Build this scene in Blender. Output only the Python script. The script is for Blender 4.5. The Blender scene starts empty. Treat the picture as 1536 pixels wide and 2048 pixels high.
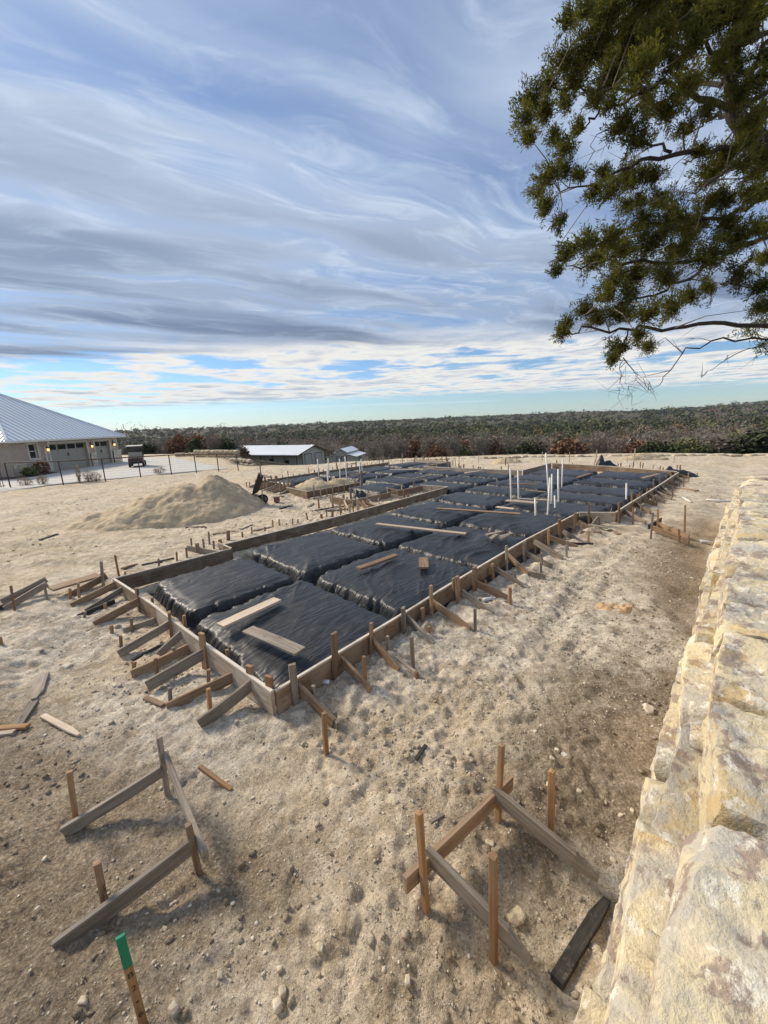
import bpy, math, random
import numpy as np
from mathutils import Matrix, Vector, Euler

scene = bpy.context.scene
col = scene.collection
rnd = random.Random(7)
R = math.radians

# ------------------------------------------------------------------ camera
FPX, EYE = 790.0, 3.0                     # focal length in photo pixels, eye height over the site
PITCH, ROLL = math.atan(177/790), R(2.2)
_c, _s, _cp, _sp = math.cos(ROLL), math.sin(ROLL), math.cos(PITCH), math.sin(PITCH)
cam_data = bpy.data.cameras.new('camera')
cam_data.sensor_fit = 'HORIZONTAL'; cam_data.sensor_width = 36.0
cam_data.lens = 36.0*FPX/1536.0
cam_data.clip_start = 0.05; cam_data.clip_end = 20000
cam = bpy.data.objects.new('camera', cam_data); col.objects.link(cam)
_X = Vector((_c, -_s*_sp, -_s*_cp)); _Y = Vector((_s, _c*_sp, _c*_cp)); _Z = Vector((0, -_cp, _sp))
cam.matrix_world = Matrix(((_X.x,_Y.x,_Z.x,0),(_X.y,_Y.y,_Z.y,0),(_X.z,_Y.z,_Z.z,EYE),(0,0,0,1)))
scene.camera = cam
scene.render.resolution_x, scene.render.resolution_y = 768, 1024

# ------------------------------------------------------------------ light
scene.view_settings.view_transform = 'Standard'
scene.view_settings.look = 'None'
scene.view_settings.gamma = 1.0
scene.view_settings.use_curve_mapping = False
scene.view_settings.exposure = 0.38
SUN_DIR = Vector((-0.86, 0.50, 0.0)).normalized()*math.cos(R(36)) + Vector((0,0,math.sin(R(36))))   # towards the sun
sun_d = bpy.data.lights.new('sun', 'SUN'); sun_d.energy = 3.9; sun_d.angle = R(14); sun_d.color = (1.0, 0.875, 0.70)
sun = bpy.data.objects.new('sun', sun_d); col.objects.link(sun)
sun.rotation_euler = SUN_DIR.to_track_quat('Z', 'Y').to_euler()

# ------------------------------------------------------------------ node helpers
def nd(nt, t, ins=None, **props):
    n = nt.nodes.new(t)
    for k, v in props.items(): setattr(n, k, v)
    for k, v in (ins or {}).items():
        if isinstance(v, bpy.types.NodeSocket): nt.links.new(v, n.inputs[k])
        else: n.inputs[k].default_value = v
    return n
def mth(nt, op, a, b=0.0, c=None, clamp=False):
    n = nt.nodes.new('ShaderNodeMath'); n.operation = op; n.use_clamp = clamp
    for i, v in enumerate((a, b, c)):
        if v is None: continue
        if isinstance(v, bpy.types.NodeSocket): nt.links.new(v, n.inputs[i])
        else: n.inputs[i].default_value = v
    return n.outputs[0]
def mix(nt, f, a, b, blend='MIX'):
    n = nt.nodes.new('ShaderNodeMix'); n.data_type = 'RGBA'; n.blend_type = blend
    for i, v in ((0, f), (6, a), (7, b)):
        if isinstance(v, bpy.types.NodeSocket): nt.links.new(v, n.inputs[i])
        else: n.inputs[i].default_value = (*v, 1.0) if isinstance(v, tuple) and len(v) == 3 else v
    return n.outputs[2]
def ss(nt, x, lo, hi, a=0.0, b=1.0):      # smooth step
    n = nt.nodes.new('ShaderNodeMapRange'); n.interpolation_type = 'SMOOTHSTEP'
    nt.links.new(x, n.inputs[0])
    for i, v in ((1, lo), (2, hi), (3, a), (4, b)): n.inputs[i].default_value = v
    return n.outputs[0]
def noise(nt, vec, scale, detail=4.0, rough=0.55, dist=0.0):
    return nd(nt, 'ShaderNodeTexNoise', {'Vector': vec, 'Scale': scale, 'Detail': detail, 'Roughness': rough, 'Distortion': dist}).outputs[0]
def mapping(nt, vec, scale=(1,1,1), loc=(0,0,0), rot=(0,0,0)):
    return nd(nt, 'ShaderNodeMapping', {'Vector': vec, 'Scale': scale, 'Location': loc, 'Rotation': rot}).outputs[0]

# ------------------------------------------------------------------ sky
world = bpy.data.worlds.new('World'); scene.world = world; world.use_nodes = True
nt = world.node_tree; nt.nodes.clear()
sky = nd(nt, 'ShaderNodeTexSky', sky_type='NISHITA', sun_disc=False)
sky.sun_elevation = R(36); sky.sun_rotation = math.atan2(SUN_DIR.x, SUN_DIR.y)
sky.air_density = 1.0; sky.dust_density = 0.15; sky.ozone_density = 1.6; sky.altitude = 300
tc = nd(nt, 'ShaderNodeTexCoord').outputs['Generated']
sep = nd(nt, 'ShaderNodeSeparateXYZ', {0: tc})
dz = mth(nt, 'MAXIMUM', sep.outputs[2], 0.012)
px_ = mth(nt, 'DIVIDE', sep.outputs[0], dz); py_ = mth(nt, 'DIVIDE', sep.outputs[1], dz)
plane = nd(nt, 'ShaderNodeCombineXYZ', {0: px_, 1: py_, 2: 0.0}).outputs[0]      # where the view meets the cloud deck
# wind-drawn deck: streaks run towards the right-hand horizon
rotp = mapping(nt, plane, rot=(0,0,R(-31)))
warp = nd(nt, 'ShaderNodeTexNoise', {'Vector': mapping(nt, rotp, (0.8,0.9,1)), 'Scale': 0.8, 'Detail': 2.0}).outputs[1]
wv = nd(nt, 'ShaderNodeVectorMath', {0: warp, 1: (0.5,0.5,0.5)}, operation='SUBTRACT').outputs[0]
wv = nd(nt, 'ShaderNodeVectorMath', {0: wv, 3: 0.80}, operation='SCALE').outputs[0]
wp = nd(nt, 'ShaderNodeVectorMath', {0: rotp, 1: wv}, operation='ADD').outputs[0]
bands = noise(nt, mapping(nt, wp, (0.24,0.95,1), (3.7,1.3,0)), 1.0, 2.0, 0.45)
streak = noise(nt, mapping(nt, wp, (0.40,2.6,1), (9.1,4.2,0)), 1.0, 5.0, 0.52, 0.1)
wisps = noise(nt, mapping(nt, wp, (1.0,2.4,1), (2.3,7.7,0)), 1.9, 8.0, 0.62, 0.8)
thick = mth(nt, 'ADD', mth(nt, 'MULTIPLY', bands, 0.70), mth(nt, 'MULTIPLY', streak, 0.32))
deck = ss(nt, py_, 4.2, 5.9, 1.0, 0.0)                     # the deck ends in a straight front ahead
front = mth(nt, 'ADD', py_, mth(nt, 'MULTIPLY', mth(nt, 'SUBTRACT', streak, 0.5), 2.4))
deck = ss(nt, front, 4.9, 6.0, 1.0, 0.0)
cover = mth(nt, 'MULTIPLY', ss(nt, thick, 0.37, 0.56), deck)
wc = mth(nt, 'MULTIPLY', ss(nt, wisps, 0.46, 0.76), deck)
cover = mth(nt, 'ADD', cover, mth(nt, 'MULTIPLY', wc, 0.6), clamp=True)
cover = mth(nt, 'MULTIPLY_ADD', cover, 0.70, mth(nt, 'MULTIPLY', deck, 0.25))
shade = ss(nt, mth(nt, 'ADD', bands, mth(nt, 'MULTIPLY', streak, 0.25)), 0.55, 0.80)
near_front = ss(nt, py_, 1.2, 4.5)                          # deck thickens towards its front
shade = mth(nt, 'MULTIPLY_ADD', near_front, 0.42, mth(nt, 'MULTIPLY', shade, 0.62), clamp=True)
shade = mth(nt, 'SUBTRACT', shade, mth(nt, 'MULTIPLY', wc, 0.35), clamp=True)
deck_col = mix(nt, shade, (4.5,5.3,6.6), (1.5,2.0,2.95))
# heaped small clouds beyond the front
far_p = mapping(nt, plane, (0.85,0.80,1), (1.9,0.4,0))
cum = noise(nt, far_p, 1.0, 6.0, 0.60, 0.3)
cum2 = noise(nt, mapping(nt, plane, (0.10,0.22,1), (6.0,2.0,0)), 1.0, 2.0)
cumv = mth(nt, 'ADD', mth(nt, 'MULTIPLY', cum, 0.75), mth(nt, 'MULTIPLY', cum2, 0.45))
fade = mth(nt, 'MULTIPLY', ss(nt, py_, 4.0, 5.4), ss(nt, py_, 13.0, 18.5, 1.0, 0.0))
cumc = mth(nt, 'MULTIPLY', ss(nt, cumv, 0.49, 0.60), fade)
cum_col = mix(nt, ss(nt, cumv, 0.58, 0.76), (6.9,6.8,6.5), (3.5,4.1,5.1))
thin_far = mth(nt, 'MULTIPLY', ss(nt, noise(nt, mapping(nt, plane, (0.035,0.16,1), (4,4,0)), 1.0, 4.0), 0.55, 0.75), mth(nt, 'MULTIPLY', ss(nt, py_, 14.0, 20.0), 0.55))
thin_far = mth(nt, 'MULTIPLY', thin_far, ss(nt, sep.outputs[2], 0.012, 0.03))
skyc = mix(nt, 1.0, sky.outputs[0], (0.60,0.76,0.96), 'MULTIPLY')
c1 = mix(nt, thin_far, skyc, (8.0,8.2,8.2))
c1 = mix(nt, cumc, c1, cum_col)
c1 = mix(nt, cover, c1, deck_col)
bg = nd(nt, 'ShaderNodeBackground', {'Color': c1, 'Strength': 0.10})
nd(nt, 'ShaderNodeOutputWorld', {0: bg.outputs[0]})
try: world.cycles.sampling_method = 'MANUAL'; world.cycles.sample_map_resolution = 512
except Exception: pass

# ------------------------------------------------------------------ survey helpers
def ray(px, py):
    u = (px-768)/FPX; v = (py-1024)/FPX
    u2 = u*_c - v*_s; v2 = u*_s + v*_c
    return np.array([u2, _cp - v2*_sp, -(v2*_cp + _sp)])
def G(px, py, z=0.0):                      # point of a level plane, from its bearing
    r = ray(px, py); return np.array([0,0,EYE]) + r*((z-EYE)/r[2])
def at_depth(px, py, d):
    r = ray(px, py); return np.array([0,0,EYE]) + r/r[1]*d
def over(b, px, py):                       # point above ground point b, from its bearing
    r = ray(px, py); n = b[:2]/np.linalg.norm(b[:2])
    return np.array([0,0,EYE]) + r*(np.dot(b[:2], n)/np.dot(r[:2], n))
A0 = np.array([-1.256, 3.647])             # near corner of the slab form
UD = np.array([2**-.5, 2**-.5]); VD = np.array([-2**-.5, 2**-.5])
def W(u, v, z=0.0):
    p = A0 + UD*u + VD*v; return np.array([p[0], p[1], z])
def toUV(x, y):
    return ((x-A0[0])+(y-A0[1]))*2**-.5, ((y-A0[1])-(x-A0[0]))*2**-.5
WB = np.array([0.87, 1.38]); WD = np.array([13.0, 14.03]); WD = WD/np.linalg.norm(WD); WN = np.array([WD[1], -WD[0]])
def Wall(s, o, z=0.0):                     # along the stone wall, into the terrace, up
    p = WB + WD*s + WN*o; return np.array([p[0], p[1], z])

# ------------------------------------------------------------------ noise in numpy
def _hash(i, j, k, seed):
    h = (i*374761393 + j*668265263 + k*1442695041 + seed*974634777) & 0xFFFFFFFF
    h = ((h ^ (h >> 13))*1274126177) & 0xFFFFFFFF
    h = ((h ^ (h >> 16))*2246822519) & 0xFFFFFFFF
    return ((h ^ (h >> 15)) & 0xFFFFFF)/float(0xFFFFFF)*2-1
def vn3(x, y, z, seed=0):
    x, y, z = np.broadcast_arrays(np.asarray(x, float), np.asarray(y, float), np.asarray(z, float))
    i, j, k = np.floor(x).astype(np.int64), np.floor(y).astype(np.int64), np.floor(z).astype(np.int64)
    f, g, h = x-i, y-j, z-k
    f = f*f*f*(f*(f*6-15)+10); g = g*g*g*(g*(g*6-15)+10); h = h*h*h*(h*(h*6-15)+10)
    r = 0
    for a in (0, 1):
        for b in (0, 1):
            for c in (0, 1):
                w = (f if a else 1-f)*(g if b else 1-g)*(h if c else 1-h)
                r = r + w*_hash(i+a, j+b, k+c, seed)
    return r
def vn2(x, y, seed=0):
    x, y = np.asarray(x, float), np.asarray(y, float)
    i, j = np.floor(x).astype(np.int64), np.floor(y).astype(np.int64)
    f, g = x-i, y-j
    f = f*f*f*(f*(f*6-15)+10); g = g*g*g*(g*(g*6-15)+10)
    z = np.zeros_like(i)
    return ((1-f)*(1-g)*_hash(i, j, z, seed) + f*(1-g)*_hash(i+1, j, z, seed) + (1-f)*g*_hash(i, j+1, z, seed) + f*g*_hash(i+1, j+1, z, seed))
def fbm2(x, y, octv=4, seed=0, gain=0.5):
    r = 0; a = 1.0
    for o in range(octv):
        c, s = math.cos(0.6*o), math.sin(0.6*o)
        r = r + a*vn2((c*x-s*y)*2**o, (s*x+c*y)*2**o, seed+o*17); a *= gain
    return r
def fbm3(x, y, z, octv=4, seed=0, gain=0.5):
    r = 0; a = 1.0
    for o in range(octv):
        r = r + a*vn3(x*2**o+o*3.1, y*2**o+o*7.7, z*2**o+o*1.3, seed+o*17); a *= gain
    return r
def sst(x, lo, hi):
    t = np.clip((np.asarray(x, float)-lo)/(hi-lo), 0, 1); return t*t*(3-2*t)

# ------------------------------------------------------------------ mesh helpers
def mesh(name, v, f, mats=None, smooth=False):
    me = bpy.data.meshes.new(name)
    v = np.asarray(v, float).reshape(-1, 3)
    if isinstance(f, np.ndarray):
        n, k = f.shape
        me.vertices.add(len(v)); me.vertices.foreach_set('co', v.ravel())
        me.loops.add(n*k); me.loops.foreach_set('vertex_index', f.ravel().astype(np.int32))
        me.polygons.add(n); me.polygons.foreach_set('loop_start', np.arange(0, n*k, k, dtype=np.int32))
        me.polygons.foreach_set('loop_total', np.full(n, k, dtype=np.int32))
        me.update(calc_edges=True); me.validate()
    else:
        me.from_pydata([tuple(p) for p in v], [], [tuple(q) for q in f]); me.update()
    if smooth: me.polygons.foreach_set('use_smooth', np.ones(len(me.polygons), dtype=bool))
    for m in (mats if isinstance(mats, (list, tuple)) else [mats]):
        if m is not None: me.materials.append(m)
    return me
def link(name, me, parent=None, M=None):
    o = bpy.data.objects.new(name, me); col.objects.link(o)
    M = M if M is not None else Matrix.Identity(4)
    if parent is not None:
        o.parent = parent
        M = parent.matrix_basis.inverted() @ M if parent.parent is None else (parent.parent.matrix_basis @ parent.matrix_basis).inverted() @ M
    o.matrix_basis = M
    return o
def tag(o, label=None, cat=None, group=None, kind=None):
    if label: o['label'] = label
    if cat: o['category'] = cat
    if group: o['group'] = group
    if kind: o['kind'] = kind
    return o
def thing(name, loc, label, cat, group=None):
    o = bpy.data.objects.new(name, None); col.objects.link(o)
    o.empty_display_size = 0.2
    o.matrix_basis = Matrix.Translation(Vector(loc)); return tag(o, label, cat, group)
def part(name, v, f, m, parent, smooth=False):          # v in world coordinates, origin at its middle
    v = np.asarray(v, float); c = v.mean(0)
    return link(name, mesh(name, v-c, f, m, smooth), parent, Matrix.Translation(Vector(c)))
def top(name, v, f, m, label, cat, group=None, smooth=False):
    v = np.asarray(v, float); c = v.mean(0); c[2] = v[:,2].min()
    return tag(link(name, mesh(name, v-c, f, m, smooth), None, Matrix.Translation(Vector(c))), label, cat, group)
def copy_tree(o, M, label=None):
    c = o.copy(); col.objects.link(c); c.matrix_basis = M
    if label: c['label'] = label
    for ch in list(o.children):
        d = ch.copy(); col.objects.link(d); d.parent = c
        for g in list(ch.children):
            e = g.copy(); col.objects.link(e); e.parent = d
    return c
class Acc:                                               # collects shapes of one part
    def __init__(s): s.v = []; s.f = []; s.n = 0
    def add(s, v, f):
        s.v += [tuple(p) for p in v]; s.f += [tuple(i+s.n for i in q) for q in f]; s.n += len(v); return s
    def box(s, a, b):
        x0,y0,z0 = a; x1,y1,z1 = b
        return s.add([(x0,y0,z0),(x1,y0,z0),(x1,y1,z0),(x0,y1,z0),(x0,y0,z1),(x1,y0,z1),(x1,y1,z1),(x0,y1,z1)],
                     [(0,3,2,1),(4,5,6,7),(0,1,5,4),(1,2,6,5),(2,3,7,6),(3,0,4,7)])
    def tube(s, pts, rad, n=6, cap=True):
        v, f = tube(pts, rad, n, cap); return s.add(v, f)
    def quad(s, *p): return s.add(p, [tuple(range(len(p)))])
    def part(s, name, m, parent, smooth=False): return part(name, s.v, s.f, m, parent, smooth)
    def top(s, name, m, label, cat, group=None, smooth=False): return top(name, s.v, s.f, m, label, cat, group, smooth)
def tube(pts, rad, n=6, cap=True):
    pts = [Vector(p) for p in pts]
    if not isinstance(rad, (list, tuple)): rad = [rad]*len(pts)
    v = []; f = []
    T0 = (pts[1]-pts[0]).normalized()
    a = T0.orthogonal().normalized()
    for i, p in enumerate(pts):
        T = (pts[min(i+1, len(pts)-1)] - pts[max(i-1, 0)])
        T = T.normalized() if T.length > 1e-9 else T0
        a = (a - T*a.dot(T)); a = a.normalized() if a.length > 1e-6 else T.orthogonal().normalized()
        b = T.cross(a)
        for k in range(n):
            t = 2*math.pi*k/n
            v.append(tuple(p + (a*math.cos(t)+b*math.sin(t))*rad[i]))
    for i in range(len(pts)-1):
        for k in range(n):
            f.append((i*n+k, i*n+(k+1)%n, (i+1)*n+(k+1)%n, (i+1)*n+k))
    if cap:
        f.append(tuple(range(n-1, -1, -1))); f.append(tuple((len(pts)-1)*n+k for k in range(n)))
    return v, f

# ------------------------------------------------------------------ materials
def new_mat(name):
    m = bpy.data.materials.new(name); m.use_nodes = True
    n = m.node_tree; n.nodes.clear(); return m, n
def finish(n, colr, rough, bump=None, dist=0.02, strength=1.0, metallic=0.0, spec=0.5, emis=None):
    p = nd(n, 'ShaderNodeBsdfPrincipled', {'Base Color': colr if isinstance(colr, bpy.types.NodeSocket) else (*colr,1), 'Roughness': rough, 'Metallic': metallic, 'Specular IOR Level': spec})
    if bump is not None:
        b = nd(n, 'ShaderNodeBump', {'Height': bump, 'Distance': dist, 'Strength': strength})
        n.links.new(b.outputs[0], p.inputs['Normal'])
    if emis: p.inputs['Emission Color'].default_value = (*emis[0],1); p.inputs['Emission Strength'].default_value = emis[1]
    nd(n, 'ShaderNodeOutputMaterial', {0: p.outputs[0]}); return p
def simple(name, c1, c2=None, scale=6.0, rough=0.7, bump=0.0, metallic=0.0, spec=0.4, stretch=(1,1,1), emis=None, detail=4.0, rand=0.0):
    m, n = new_mat(name)
    o = nd(n, 'ShaderNodeTexCoord').outputs['Object']
    v = mapping(n, o, stretch)
    f = noise(n, v, scale, detail, 0.6)
    c = mix(n, ss(n, f, 0.3, 0.7), c1, c2 or c1)
    if rand:
        r = nd(n, 'ShaderNodeObjectInfo').outputs['Random']
        c = mix(n, 1.0, c, nd(n, 'ShaderNodeCombineColor', {0: mth(n,'MULTIPLY_ADD',r,rand,1-rand*.5), 1: mth(n,'MULTIPLY_ADD',r,rand,1-rand*.5), 2: mth(n,'MULTIPLY_ADD',r,rand,1-rand*.5)}).outputs[0], 'MULTIPLY')
    finish(n, c, rough, f if bump else None, bump or 0.01, 1.0, metallic, spec, emis)
    return m
def wood(name, ca, cb, cc, stain=0.5, edge=None):
    m, n = new_mat(name)
    o = nd(n, 'ShaderNodeTexCoord').outputs['Object']
    r = nd(n, 'ShaderNodeObjectInfo').outputs['Random']
    off = nd(n, 'ShaderNodeCombineXYZ', {0: mth(n,'MULTIPLY',r,37.0), 1: mth(n,'MULTIPLY',r,11.0), 2: 0.0}).outputs[0]
    v = nd(n, 'ShaderNodeVectorMath', {0: o, 1: off}, operation='ADD').outputs[0]
    grain = noise(n, mapping(n, v, (1.6,34,34)), 1.0, 5.0, 0.65, 0.6)
    blot = noise(n, mapping(n, v, (2.2,7,7)), 1.0, 4.0, 0.6)
    knot = nd(n, 'ShaderNodeTexVoronoi', {'Vector': mapping(n, v, (2.3,9,9)), 'Scale': 1.0}).outputs[0]
    c = mix(n, ss(n, grain, 0.34, 0.66), ca, cb)
    c = mix(n, mth(n,'MULTIPLY',ss(n, blot, 0.45, 0.70),stain), c, cc)
    c = mix(n, mth(n,'MULTIPLY',ss(n, knot, 0.04, 0.13, 1.0, 0.0),0.75), c, (0.055,0.032,0.018))
    mud = noise(n, v, 6.0, 6.0, 0.7)
    c = mix(n, mth(n,'MULTIPLY',ss(n, mud, 0.55, 0.70),0.45), c, (0.36,0.29,0.21))
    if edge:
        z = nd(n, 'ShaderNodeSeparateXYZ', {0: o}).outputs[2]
        c = mix(n, mth(n,'MULTIPLY',ss(n, z, edge-0.030, edge-0.004),0.8), c, (0.62,0.56,0.48))  # pale top strip: sky reflection painted into the board colour
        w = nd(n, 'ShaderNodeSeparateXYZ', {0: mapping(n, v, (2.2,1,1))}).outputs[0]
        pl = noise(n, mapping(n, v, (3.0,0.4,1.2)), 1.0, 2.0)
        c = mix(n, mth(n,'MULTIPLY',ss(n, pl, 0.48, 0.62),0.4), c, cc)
    k = mth(n,'MULTIPLY_ADD',r,0.5,0.75)
    c = mix(n, 1.0, c, nd(n,'ShaderNodeCombineColor',{0:k,1:k,2:k}).outputs[0], 'MULTIPLY')
    finish(n, c, 0.82, grain, 0.0025, 1.0, 0.0, 0.25); return m

W_GREY = wood('weathered_grey_wood', (0.27,0.235,0.195), (0.155,0.125,0.098), (0.32,0.27,0.21))
W_BROWN = wood('brown_wood', (0.30,0.205,0.130), (0.17,0.105,0.062), (0.25,0.20,0.15))
W_STAKE = wood('stake_wood', (0.36,0.215,0.110), (0.22,0.118,0.055), (0.25,0.19,0.13), 0.6)
W_PALE = wood('pale_wood', (0.52,0.43,0.33), (0.38,0.30,0.22), (0.42,0.36,0.29))
W_DARK = wood('dark_wood', (0.055,0.048,0.043), (0.026,0.024,0.023), (0.10,0.09,0.08))
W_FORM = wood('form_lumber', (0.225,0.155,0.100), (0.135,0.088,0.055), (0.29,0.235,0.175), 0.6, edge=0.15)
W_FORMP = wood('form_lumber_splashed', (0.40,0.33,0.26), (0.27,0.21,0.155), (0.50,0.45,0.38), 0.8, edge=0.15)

def soil_mat():
    m, n = new_mat('bare_limestone_soil')
    geo = nd(n, 'ShaderNodeNewGeometry').outputs['Position']
    damp = nd(n, 'ShaderNodeAttribute', attribute_name='damp').outputs['Fac']
    far = nd(n, 'ShaderNodeAttribute', attribute_name='far').outputs['Fac']
    ochre = nd(n, 'ShaderNodeAttribute', attribute_name='ochre').outputs['Fac']
    n1 = noise(n, geo, 0.9, 6.0, 0.62); n2 = noise(n, geo, 7.0, 7.0, 0.66); n3 = noise(n, geo, 38.0, 5.0, 0.7)
    n4 = noise(n, geo, 150.0, 3.0, 0.7)
    c = mix(n, ss(n, n2, 0.34, 0.66), (0.35,0.29,0.222), (0.72,0.64,0.525))
    c = mix(n, mth(n,'MULTIPLY',ss(n, n1, 0.40, 0.66),0.55), c, (0.74,0.665,0.55))
    stain = noise(n, mapping(n, geo, (1.0,1.6,1.0)), 1.9, 9.0, 0.72)
    c = mix(n, mth(n,'MULTIPLY',ss(n, stain, 0.50, 0.60),0.50), c, (0.33,0.255,0.175))
    c = mix(n, mth(n,'MULTIPLY',ochre,0.40), c, (0.56,0.425,0.255))
    wet = mth(n,'MULTIPLY',mth(n,'ADD',mth(n,'MULTIPLY',damp,0.85),mth(n,'MULTIPLY',mth(n,'SUBTRACT',n1,0.5),0.9),clamp=True),0.92)
    wetc = mix(n, ss(n, n3, 0.35, 0.65), (0.15,0.108,0.068), (0.31,0.235,0.155))
    c = mix(n, wet, c, wetc)
    gv_ = nd(n, 'ShaderNodeTexVoronoi', {'Vector': geo, 'Scale': 95.0, 'Randomness': 1.0})
    gk = mth(n,'MULTIPLY_ADD',nd(n,'ShaderNodeSeparateColor',{0: gv_.outputs[1]}).outputs[0],0.55,0.70)
    c = mix(n, 0.8, c, nd(n,'ShaderNodeCombineColor',{0:gk,1:gk,2:gk}).outputs[0], 'MULTIPLY')
    c = mix(n, mth(n,'MULTIPLY',ss(n, n3, 0.45, 0.31),0.60), c, (0.16,0.12,0.085))
    c = mix(n, mth(n,'MULTIPLY',ss(n, n3, 0.56, 0.70),0.55), c, (0.74,0.67,0.56))
    peb = nd(n, 'ShaderNodeTexVoronoi', {'Vector': geo, 'Scale': 42.0, 'Randomness': 1.0})
    pm = mth(n,'MULTIPLY',ss(n, peb.outputs[0], 0.16, 0.28, 1.0, 0.0), ss(n, noise(n, geo, 5.0, 3.0), 0.50, 0.62))
    pc = mix(n, peb.outputs[1], (0.34,0.27,0.19), (0.62,0.56,0.46))
    c = mix(n, mth(n,'MULTIPLY',pm,0.75), c, pc)
    fl = mix(n, ss(n, noise(n, geo, 0.012, 6.0, 0.65), 0.42, 0.62), (0.040,0.038,0.024), (0.115,0.095,0.058))
    c = mix(n, far, c, fl)
    patch = ss(n, noise(n, geo, 1.1, 4.0, 0.6), 0.38, 0.62, 0.25, 1.0)            # scraped smooth and churned patches
    h = mth(n,'ADD', mth(n,'MULTIPLY',mth(n,'MULTIPLY',n2,0.65),patch), mth(n,'ADD', mth(n,'MULTIPLY',mth(n,'MULTIPLY',n3,0.5),patch), mth(n,'MULTIPLY',n4,0.14)))
    h = mth(n,'ADD', h, mth(n,'MULTIPLY',pm,0.25))
    finish(n, c, 0.95, h, 0.085, 1.0, 0.0, 0.10); return m
SOIL = soil_mat()

def stone_mat(name, strat=1.0, tint=(1,1,1)):
    m, n = new_mat(name)
    o = nd(n, 'ShaderNodeTexCoord').outputs['Object']
    r = nd(n, 'ShaderNodeObjectInfo').outputs['Random']
    off = nd(n, 'ShaderNodeCombineXYZ', {0: mth(n,'MULTIPLY',r,31.0), 1: mth(n,'MULTIPLY',r,17.0), 2: mth(n,'MULTIPLY',r,23.0)}).outputs[0]
    v = nd(n, 'ShaderNodeVectorMath', {0: o, 1: off}, operation='ADD').outputs[0]
    vs = mapping(n, v, (1.0,1.25,1.7), rot=(0.2,0.15,0.5))
    a = noise(n, vs, 2.6, 7.0, 0.62, 0.25); b = noise(n, vs, 4.6, 9.0, 0.70, 0.3); d = noise(n, v, 26.0, 6.0, 0.7)
    e = noise(n, mapping(n, v, (1,1,1), (5,3,1)), 2.1, 6.0, 0.66, 0.2)
    c = mix(n, ss(n, a, 0.38, 0.62), (0.68,0.575,0.385), (0.45,0.42,0.375))
    c = mix(n, mth(n,'MULTIPLY',ss(n, b, 0.505, 0.585),0.80), c, (0.29,0.215,0.185))
    c = mix(n, mth(n,'MULTIPLY',ss(n, e, 0.55, 0.68),0.75), c, (0.60,0.43,0.20))
    c = mix(n, mth(n,'MULTIPLY',ss(n, noise(n, vs, 7.5, 6.0, 0.7), 0.54, 0.64),0.8), c, (0.80,0.755,0.65))
    c = mix(n, mth(n,'MULTIPLY',ss(n, d, 0.40, 0.28),0.5), c, (0.16,0.125,0.10))
    k = mth(n,'MULTIPLY_ADD',r,0.3,0.85)
    c = mix(n, 1.0, c, nd(n,'ShaderNodeCombineColor',{0:k,1:k,2:mth(n,'MULTIPLY',k,0.97)}).outputs[0], 'MULTIPLY')
    h = mth(n,'ADD', mth(n,'MULTIPLY',b,0.5), mth(n,'MULTIPLY',d,0.7))
    finish(n, c, 0.9, h, 0.028, 1.0, 0.0, 0.2); return m
STONE = stone_mat('cut_limestone')
PEBBLE = simple('limestone_pebbles', (0.36,0.29,0.20), (0.66,0.60,0.50), 9.0, 0.9, 0.004, rand=0.5)
# ------------------------------------------------------------------ more materials
def plastic_mat():
    m, n = new_mat('black_polythene')
    o = nd(n, 'ShaderNodeTexCoord').outputs['Object']
    r = nd(n, 'ShaderNodeObjectInfo').outputs['Random']
    off = nd(n, 'ShaderNodeCombineXYZ', {0: mth(n,'MULTIPLY',r,31.0), 1: mth(n,'MULTIPLY',r,17.0), 2: 0.0}).outputs[0]
    v = nd(n, 'ShaderNodeVectorMath', {0: o, 1: off}, operation='ADD').outputs[0]
    w1 = noise(n, mapping(n, v, (0.8,4.0,2.0), rot=(0,0,0.45)), 1.2, 3.0, 0.5, 1.2)
    w2 = noise(n, mapping(n, v, (1.3,9.0,2.0), rot=(0,0,-0.30)), 1.6, 2.0, 0.45, 0.7)
    rid = mth(n,'SUBTRACT',1.0,mth(n,'MULTIPLY',mth(n,'ABSOLUTE',mth(n,'SUBTRACT',w1,0.5)),9.0),clamp=True)
    rid2 = mth(n,'SUBTRACT',1.0,mth(n,'MULTIPLY',mth(n,'ABSOLUTE',mth(n,'SUBTRACT',w2,0.5)),9.0),clamp=True)
    h = mth(n,'ADD', mth(n,'MULTIPLY',rid,0.7), mth(n,'MULTIPLY',rid2,0.12))
    dust = noise(n, v, 3.2, 6.0, 0.66)
    c = mix(n, mth(n,'MULTIPLY',ss(n, dust, 0.48, 0.74),0.45), (0.014,0.016,0.020), (0.060,0.060,0.060))
    finish(n, c, mth(n,'MULTIPLY_ADD',dust,0.24,0.35), h, 0.012, 1.0, 0.0, 0.45); return m
PLASTIC = plastic_mat()
PVC = simple('white_pvc', (0.70,0.69,0.66), (0.58,0.57,0.53), 4.0, 0.35)
CONC = simple('broom_finished_concrete', (0.47,0.455,0.43), (0.40,0.385,0.36), 1.5, 0.85, 0.002)
ROOF = simple('galvalume_roof', (0.72,0.75,0.78), (0.68,0.71,0.74), 0.3, 0.45, 0.0, 0.25)
SEAM = simple('roof_seam_metal', (0.50,0.54,0.58), None, 1.0, 0.5)
STUCCO = simple('tan_stucco', (0.43,0.36,0.29), (0.36,0.30,0.24), 5.0, 0.9, 0.004)
TRIM = simple('cream_trim', (0.56,0.51,0.43), (0.50,0.45,0.38), 4.0, 0.7)
GDOOR = simple('greige_door_paint', (0.33,0.31,0.26), (0.29,0.27,0.23), 3.0, 0.6)
GLASS = simple('dark_window_glass', (0.012,0.015,0.015), (0.02,0.025,0.022), 2.0, 0.06, 0.0, 0.0, 0.7)
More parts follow.
